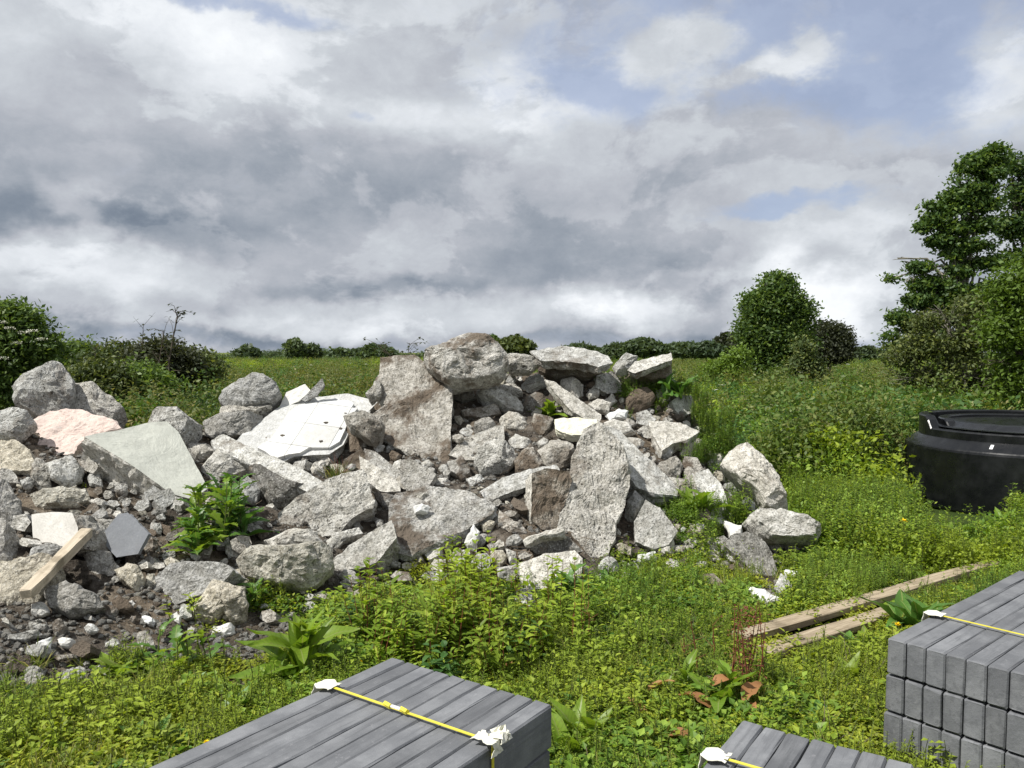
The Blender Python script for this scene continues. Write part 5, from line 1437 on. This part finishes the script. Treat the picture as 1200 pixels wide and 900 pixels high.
def plant(name, uv, kind, n, ll, hgt, label, cat='weed', seed=1, stems=1, stem_mat='green_stem', rad=.05, elev=(.1, 1.1), up=0.0, brown=0):
    R = random.Random(seed)
    h_, _ = hit(*uv); base = Vector((h_.x, h_.y, h_.z + up))
    root = empty(name, base, 0, label, cat)
    tips = []
    for s_ in range(stems):
        V = []; Fc = []
        b0 = Vector((R.uniform(-rad, rad), R.uniform(-rad, rad), -.03)); tp_ = b0 + Vector((R.uniform(-.12, .12), R.uniform(-.12, .12), 1)) * (hgt * R.uniform(.75, 1.1))
        tube(V, Fc, [b0, b0.lerp(tp_, .5) + Vector((R.uniform(-.015, .015), R.uniform(-.015, .015), 0)), tp_], [.006, .0045, .002], 5)
        link('stem', mesh('stem', V, Fc, [M[stem_mat]]), root); tips.append((b0, tp_))
    for i in range(n):
        k = 'brown' if i < brown else kind
        o = link('leaf', R.choice(LF[k]), root)
        b0, tp_ = tips[i % len(tips)]; t = R.random() ** 1.3 * (.95 if hgt > .12 else .3)
        p = b0.lerp(tp_, t)
        if k == 'brown': p = p + Vector((R.uniform(-.08, .08), -.06 - .05 * R.random(), .07))
        o.location = p; az_ = i * 2.4 + R.uniform(-.4, .4); e = R.uniform(*elev)
        o.rotation_euler = (R.uniform(-.35, .35), -e * (1 if k != 'brown' else .45), az_)
        sc_ = ll * (1.35 if kind != 'thistle' else 1.0) * R.uniform(.65, 1.15) * (1 - .35 * t)
        o.scale = (sc_, sc_ * R.uniform(.85, 1.3), sc_)
    return root
plant('dock_plant', (358, 800), 'dock', 30, .25, .26, 'bright yellow-green dock with broad leaves just behind the nearest pack of edging', seed=1, stems=5, rad=.08, elev=(.2, 1.2))
plant('dock_plant', (320, 815), 'dock', 16, .17, .10, 'low spreading dock beside the bare soil, below the white stone', seed=2, stems=2, rad=.08)
plant('broad_leaved_weed', (205, 790), 'thistle', 34, .17, .26, 'lush green jagged-leaved weed in front of the gravelly slope', seed=3, stems=6, rad=.13)
plant('broad_leaved_weed', (160, 800), 'thistle', 22, .14, .14, 'lower jagged-leaved weed on the gravel side of the lush one', seed=4, stems=4, rad=.11)
plant('thistle', (258, 625), 'thistle', 120, .20, .42, 'large dark green thistle clump growing between the smooth grey-green slab and the long narrow slab', seed=5, stems=9, rad=.24, up=.02)
plant('thistle', (222, 648), 'thistle', 60, .19, .22, 'dark thistle spreading below the big clump, beside the blue-grey plate', seed=6, stems=4, rad=.12)
plant('thistle', (292, 628), 'dockdark', 18, .20, .26, 'leafy dark weed at the side of the big thistle clump, above the beige boulder', seed=7, stems=4, rad=.09)
plant('dock_plant', (305, 715), 'dockdark', 26, .12, .16, 'small dark leafy weed under the beige boulder', seed=8, stems=6, rad=.07)
plant('dock_plant', (640, 487), 'dock', 26, .17, .12, 'green leafy plant growing high on the pile, above the yellow chunk', seed=9, stems=4, rad=.09, up=.02)
plant('dock_plant', (818, 610), 'dock', 22, .20, .14, 'broad-leaved dock growing from the rubble under the tilted oblong block', seed=10, stems=3, rad=.09, up=.04)
plant('dock_plant', (663, 705), 'dockdark', 24, .16, .20, 'dark dock in front of the bright squared block', seed=11, stems=3, rad=.07)
plant('dock_plant', (705, 690), 'dockdark', 14, .12, .10, 'small dock at the foot of the tall pebbly slab', seed=12, stems=2)
plant('dock_plant', (890, 640), 'dock', 4, .2, .06, 'lone dock with upright leaves against the long level boulder', seed=13, stems=1, elev=(1.0, 1.4), up=.05)
plant('dock_plant', (830, 825), 'dock', 26, .17, .16, 'dock with withered brown leaves beside the reddish dead stalks', seed=14, stems=4, rad=.12, brown=4)
plant('dock_plant', (728, 850), 'dock', 22, .13, .08, 'low dock in the mat between the packs of edging', seed=15, stems=3, rad=.14, brown=2)
plant('dock_plant', (770, 815), 'dock', 14, .13, .08, 'small dock with one reddish leaf in the middle of the green mat', seed=16, stems=2, rad=.09, brown=1)
plant('dock_plant', (680, 885), 'dock', 24, .17, .12, 'leafy dock squeezed beside the end of the nearest pack', seed=17, stems=3, rad=.08)
plant('dock_plant', (598, 778), 'dock', 8, .17, .05, 'weed with pinkish withered leaves below the tall leafy weeds', seed=18, stems=1, brown=3)
plant('dock_plant', (900, 850), 'dock', 20, .12, .08, 'small dock close to the short broken plank', seed=19, stems=3, rad=.12)
plant('dock_plant', (975, 810), 'dock', 20, .14, .10, 'dock in the grass in front of the pack with three courses', seed=20, stems=3, rad=.12)
plant('dock_plant', (1075, 745), 'dockdark', 18, .22, .14, 'large dark dock between the long plank and the pack with three courses', seed=21, stems=3, rad=.10)
plant('dock_plant', (1110, 640), 'dock', 16, .25, .15, 'pale green dock in the weeds just beyond the end of the long plank', seed=22, stems=2)
plant('dock_plant', (1165, 640), 'dock', 18, .25, .18, 'bright dock in front of the black tank', seed=23, stems=3, rad=.12)
plant('dock_plant', (470, 768), 'dock', 20, .16, .14, 'leafy dock behind the far corner of the nearest pack', seed=24, stems=3, rad=.1)
plant('dock_plant', (780, 470), 'dockdark', 26, .20, .16, 'dark green dock below the skyline slab, on the shoulder of the pile', seed=25, stems=4, rad=.15, up=.05)
def stuff_at(name, protos, spots, s0, s1, label, keep=.1):
    pp = []
    for (u0, v0, su, sv, n_) in spots:
        for _ in range(n_):
            q_ = tuple(hit(rnd.gauss(u0, su), rnd.gauss(v0, sv))[0])
            if clear(*q_, .12, keep): pp.append(q_)
    return sc(name, protos, pp, s0, s1, label)
stuff_at('weeds_on_pile', gw + fe, [(760, 475, 26, 14, 110), (835, 520, 20, 20, 130), (862, 530, 10, 14, 60), (805, 478, 14, 12, 60), (815, 545, 14, 10, 30), (735, 452, 20, 10, 40), (790, 600, 18, 10, 20), (840, 625, 16, 18, 40), (880, 660, 22, 14, 30), (935, 690, 14, 10, 30)], .25, .55, 'green weeds rooted in the shoulder of the pile')
stuff_at('sparse_pile_weeds', gw + sw, [(630, 478, 22, 6, 26), (700, 430, 8, 3, 8), (60, 560, 26, 6, 12), (618, 434, 8, 4, 10), (270, 610, 22, 12, 24), (160, 650, 14, 8, 10), (430, 600, 6, 4, 6), (560, 440, 40, 8, 8)], .2, .42, 'small weeds sprouting here and there on the rubble')
stuff_at('shoulder_weeds', gw + fe + dn, [(838, 540, 12, 9, 60), (762, 468, 22, 10, 60), (745, 450, 16, 8, 26), (800, 606, 14, 8, 26), (840, 612, 12, 10, 26), (735, 690, 40, 10, 30), (650, 700, 24, 6, 16), (866, 596, 8, 8, 14)], .3, .62, 'bushy green weeds growing between the slabs on the shoulder of the pile', 1.0)
tg = empty('dry_grass_tuft', hit(398, 568)[0] + Vector((0, -.10, .06)), 0, 'tuft of dry grass with reddish stalks beside the small pale boulder', 'grass tuft')
link('blades', p_grass(77, L['grass'], 150, .20, .09, .004), tg)
link('stalks', p_grass(78, M['red_stem'], 26, .36, .07, .004), tg)
rs_ = empty('dead_dock_stalks', hit(874, 815)[0], 0, 'reddish-brown dead dock stalks standing in the grass', 'weed')
V = []; Fc = []; R = random.Random(3)
for i in range(10):
    b0 = Vector((R.gauss(0, .05), R.gauss(0, .05), 0)); tp_ = b0 + Vector((R.uniform(-.1, .1), R.uniform(-.06, .06), R.uniform(.22, .46)))
    tube(V, Fc, [b0, b0.lerp(tp_, .5) + Vector((R.uniform(-.01, .01), 0, 0)), tp_], [.003, .0025, .0015], 4)
link('stem', mesh('stem', V, Fc, [M['red_stem']]), rs_)
V = []; Fc = []
for i in range(420):
    z = R.uniform(.1, .42); leaf(V, Fc, Vector((R.gauss(0, .035), R.gauss(0, .03), z)), rdir(R, -.2, .9), (0, 0, 1), .018, .010)
tag(link('seed_cluster', mesh('seed_cluster', V, Fc, [M['red_stem']]), rs_), kind='stuff')
for i, (u, v, hh_, lb) in enumerate([(818, 800, .30, 'thin brown dead stalk behind the dock with withered leaves'), (684, 775, .26, 'single thin reddish stalk rising from the yellow-green mat'), (835, 785, .24, 'short brown dead stalk nearest the dead dock stalks'), (800, 790, .2, 'twiggy dead stalk farthest from the dead dock stalks')]):
    r_, V, Fc = empty('dead_stalk', hit(u, v)[0], 0, lb, 'weed'), [], []
    p0 = Vector((0, 0, -.02)); p1 = Vector((R.uniform(-.05, .05), 0, hh_))
    tube(V, Fc, [p0, p0.lerp(p1, .5) + Vector((.01, 0, 0)), p1], [.004, .003, .0015], 4)
    for _ in range(7):
        a = p0.lerp(p1, R.uniform(.3, 1)); tube(V, Fc, [a, a + rdir(R, .3, .9) * .06], [.0018, .001], 3)
    link('stem', mesh('stem', V, Fc, [M['red_stem']]), r_)
def dandelion(u, v, z, label, sz=.02):
    d = ray(u, v); k = (z - CH) / d.z; p = Vector((d.x * k, d.y * k, z)); b0 = Vector((p.x, p.y, surf(p.x, p.y)))
    r_ = empty('dandelion', b0, 0, label, 'flower'); V = []; Fc = []
    tube(V, Fc, [Vector((0, 0, 0)), Vector((0, 0, z - b0.z))], [.002, .002], 4)
    link('stem', mesh('stem', V, Fc, [M['green_stem']]), r_)
    V = []; Fc = []
    for i in range(60):
        leaf(V, Fc, Vector((0, 0, z - b0.z)), rdir(R, .05, .95), (0, 0, 1), sz * R.uniform(.7, 1), sz * .28, .1, .1)
    link('petals', mesh('petals', V, Fc, [M['dandelion']]), r_)
dandelion(1052, 732, .16, 'yellow dandelion beside the corner of the pack with three courses', .02)
dandelion(423, 0 + 775, .12, 'tiny yellow flower behind the far corner of the nearest pack', .010)
dandelion(1059, 611, .32, 'yellow dandelion in the weeds in front of the black tank', .032)
dandelion(242, 870, .12, 'small yellow flower beside the long edge of the nearest pack', .014)
# dead twigs and roots on the pile
V = []; Fc = []
for _ in range(420):
    u = rnd.choice([rnd.gauss(545, 40), rnd.gauss(650, 60), rnd.gauss(740, 20), rnd.uniform(0, 900)]); v = rnd.uniform(440, 700)
    if not inside((u, v), PILE): continue
    p = hit(u, v)[0] + Vector((0, -.02, .03)); a = rnd.uniform(0, 6.28); l_ = rnd.uniform(.05, .22); d = Vector((math.cos(a), math.sin(a) * .6, rnd.uniform(-.4, .5)))
    tube(V, Fc, [p, p + d * l_ * .5 + Vector((0, 0, rnd.uniform(-.01, .03))), p + d * l_], [.0025, .002, .001], 3)
tag(link('dead_roots', mesh('dead_roots', V, Fc, [M['twig']])), 'dead roots and dry twigs scattered over the pile', 'twigs', None, 'stuff')
# flat red plate under the end of the pack
pl_ = bar_mesh('clay_tile', .16, .09, .02, plain('red_clay', (.30, .13, .10)), .003, 2, .002, 3)
o = link('clay_tile', pl_, None, atz(665, 893, .02)); tag(o, 'dull red flat clay piece on the ground beside the end of the nearest pack', 'clay piece')
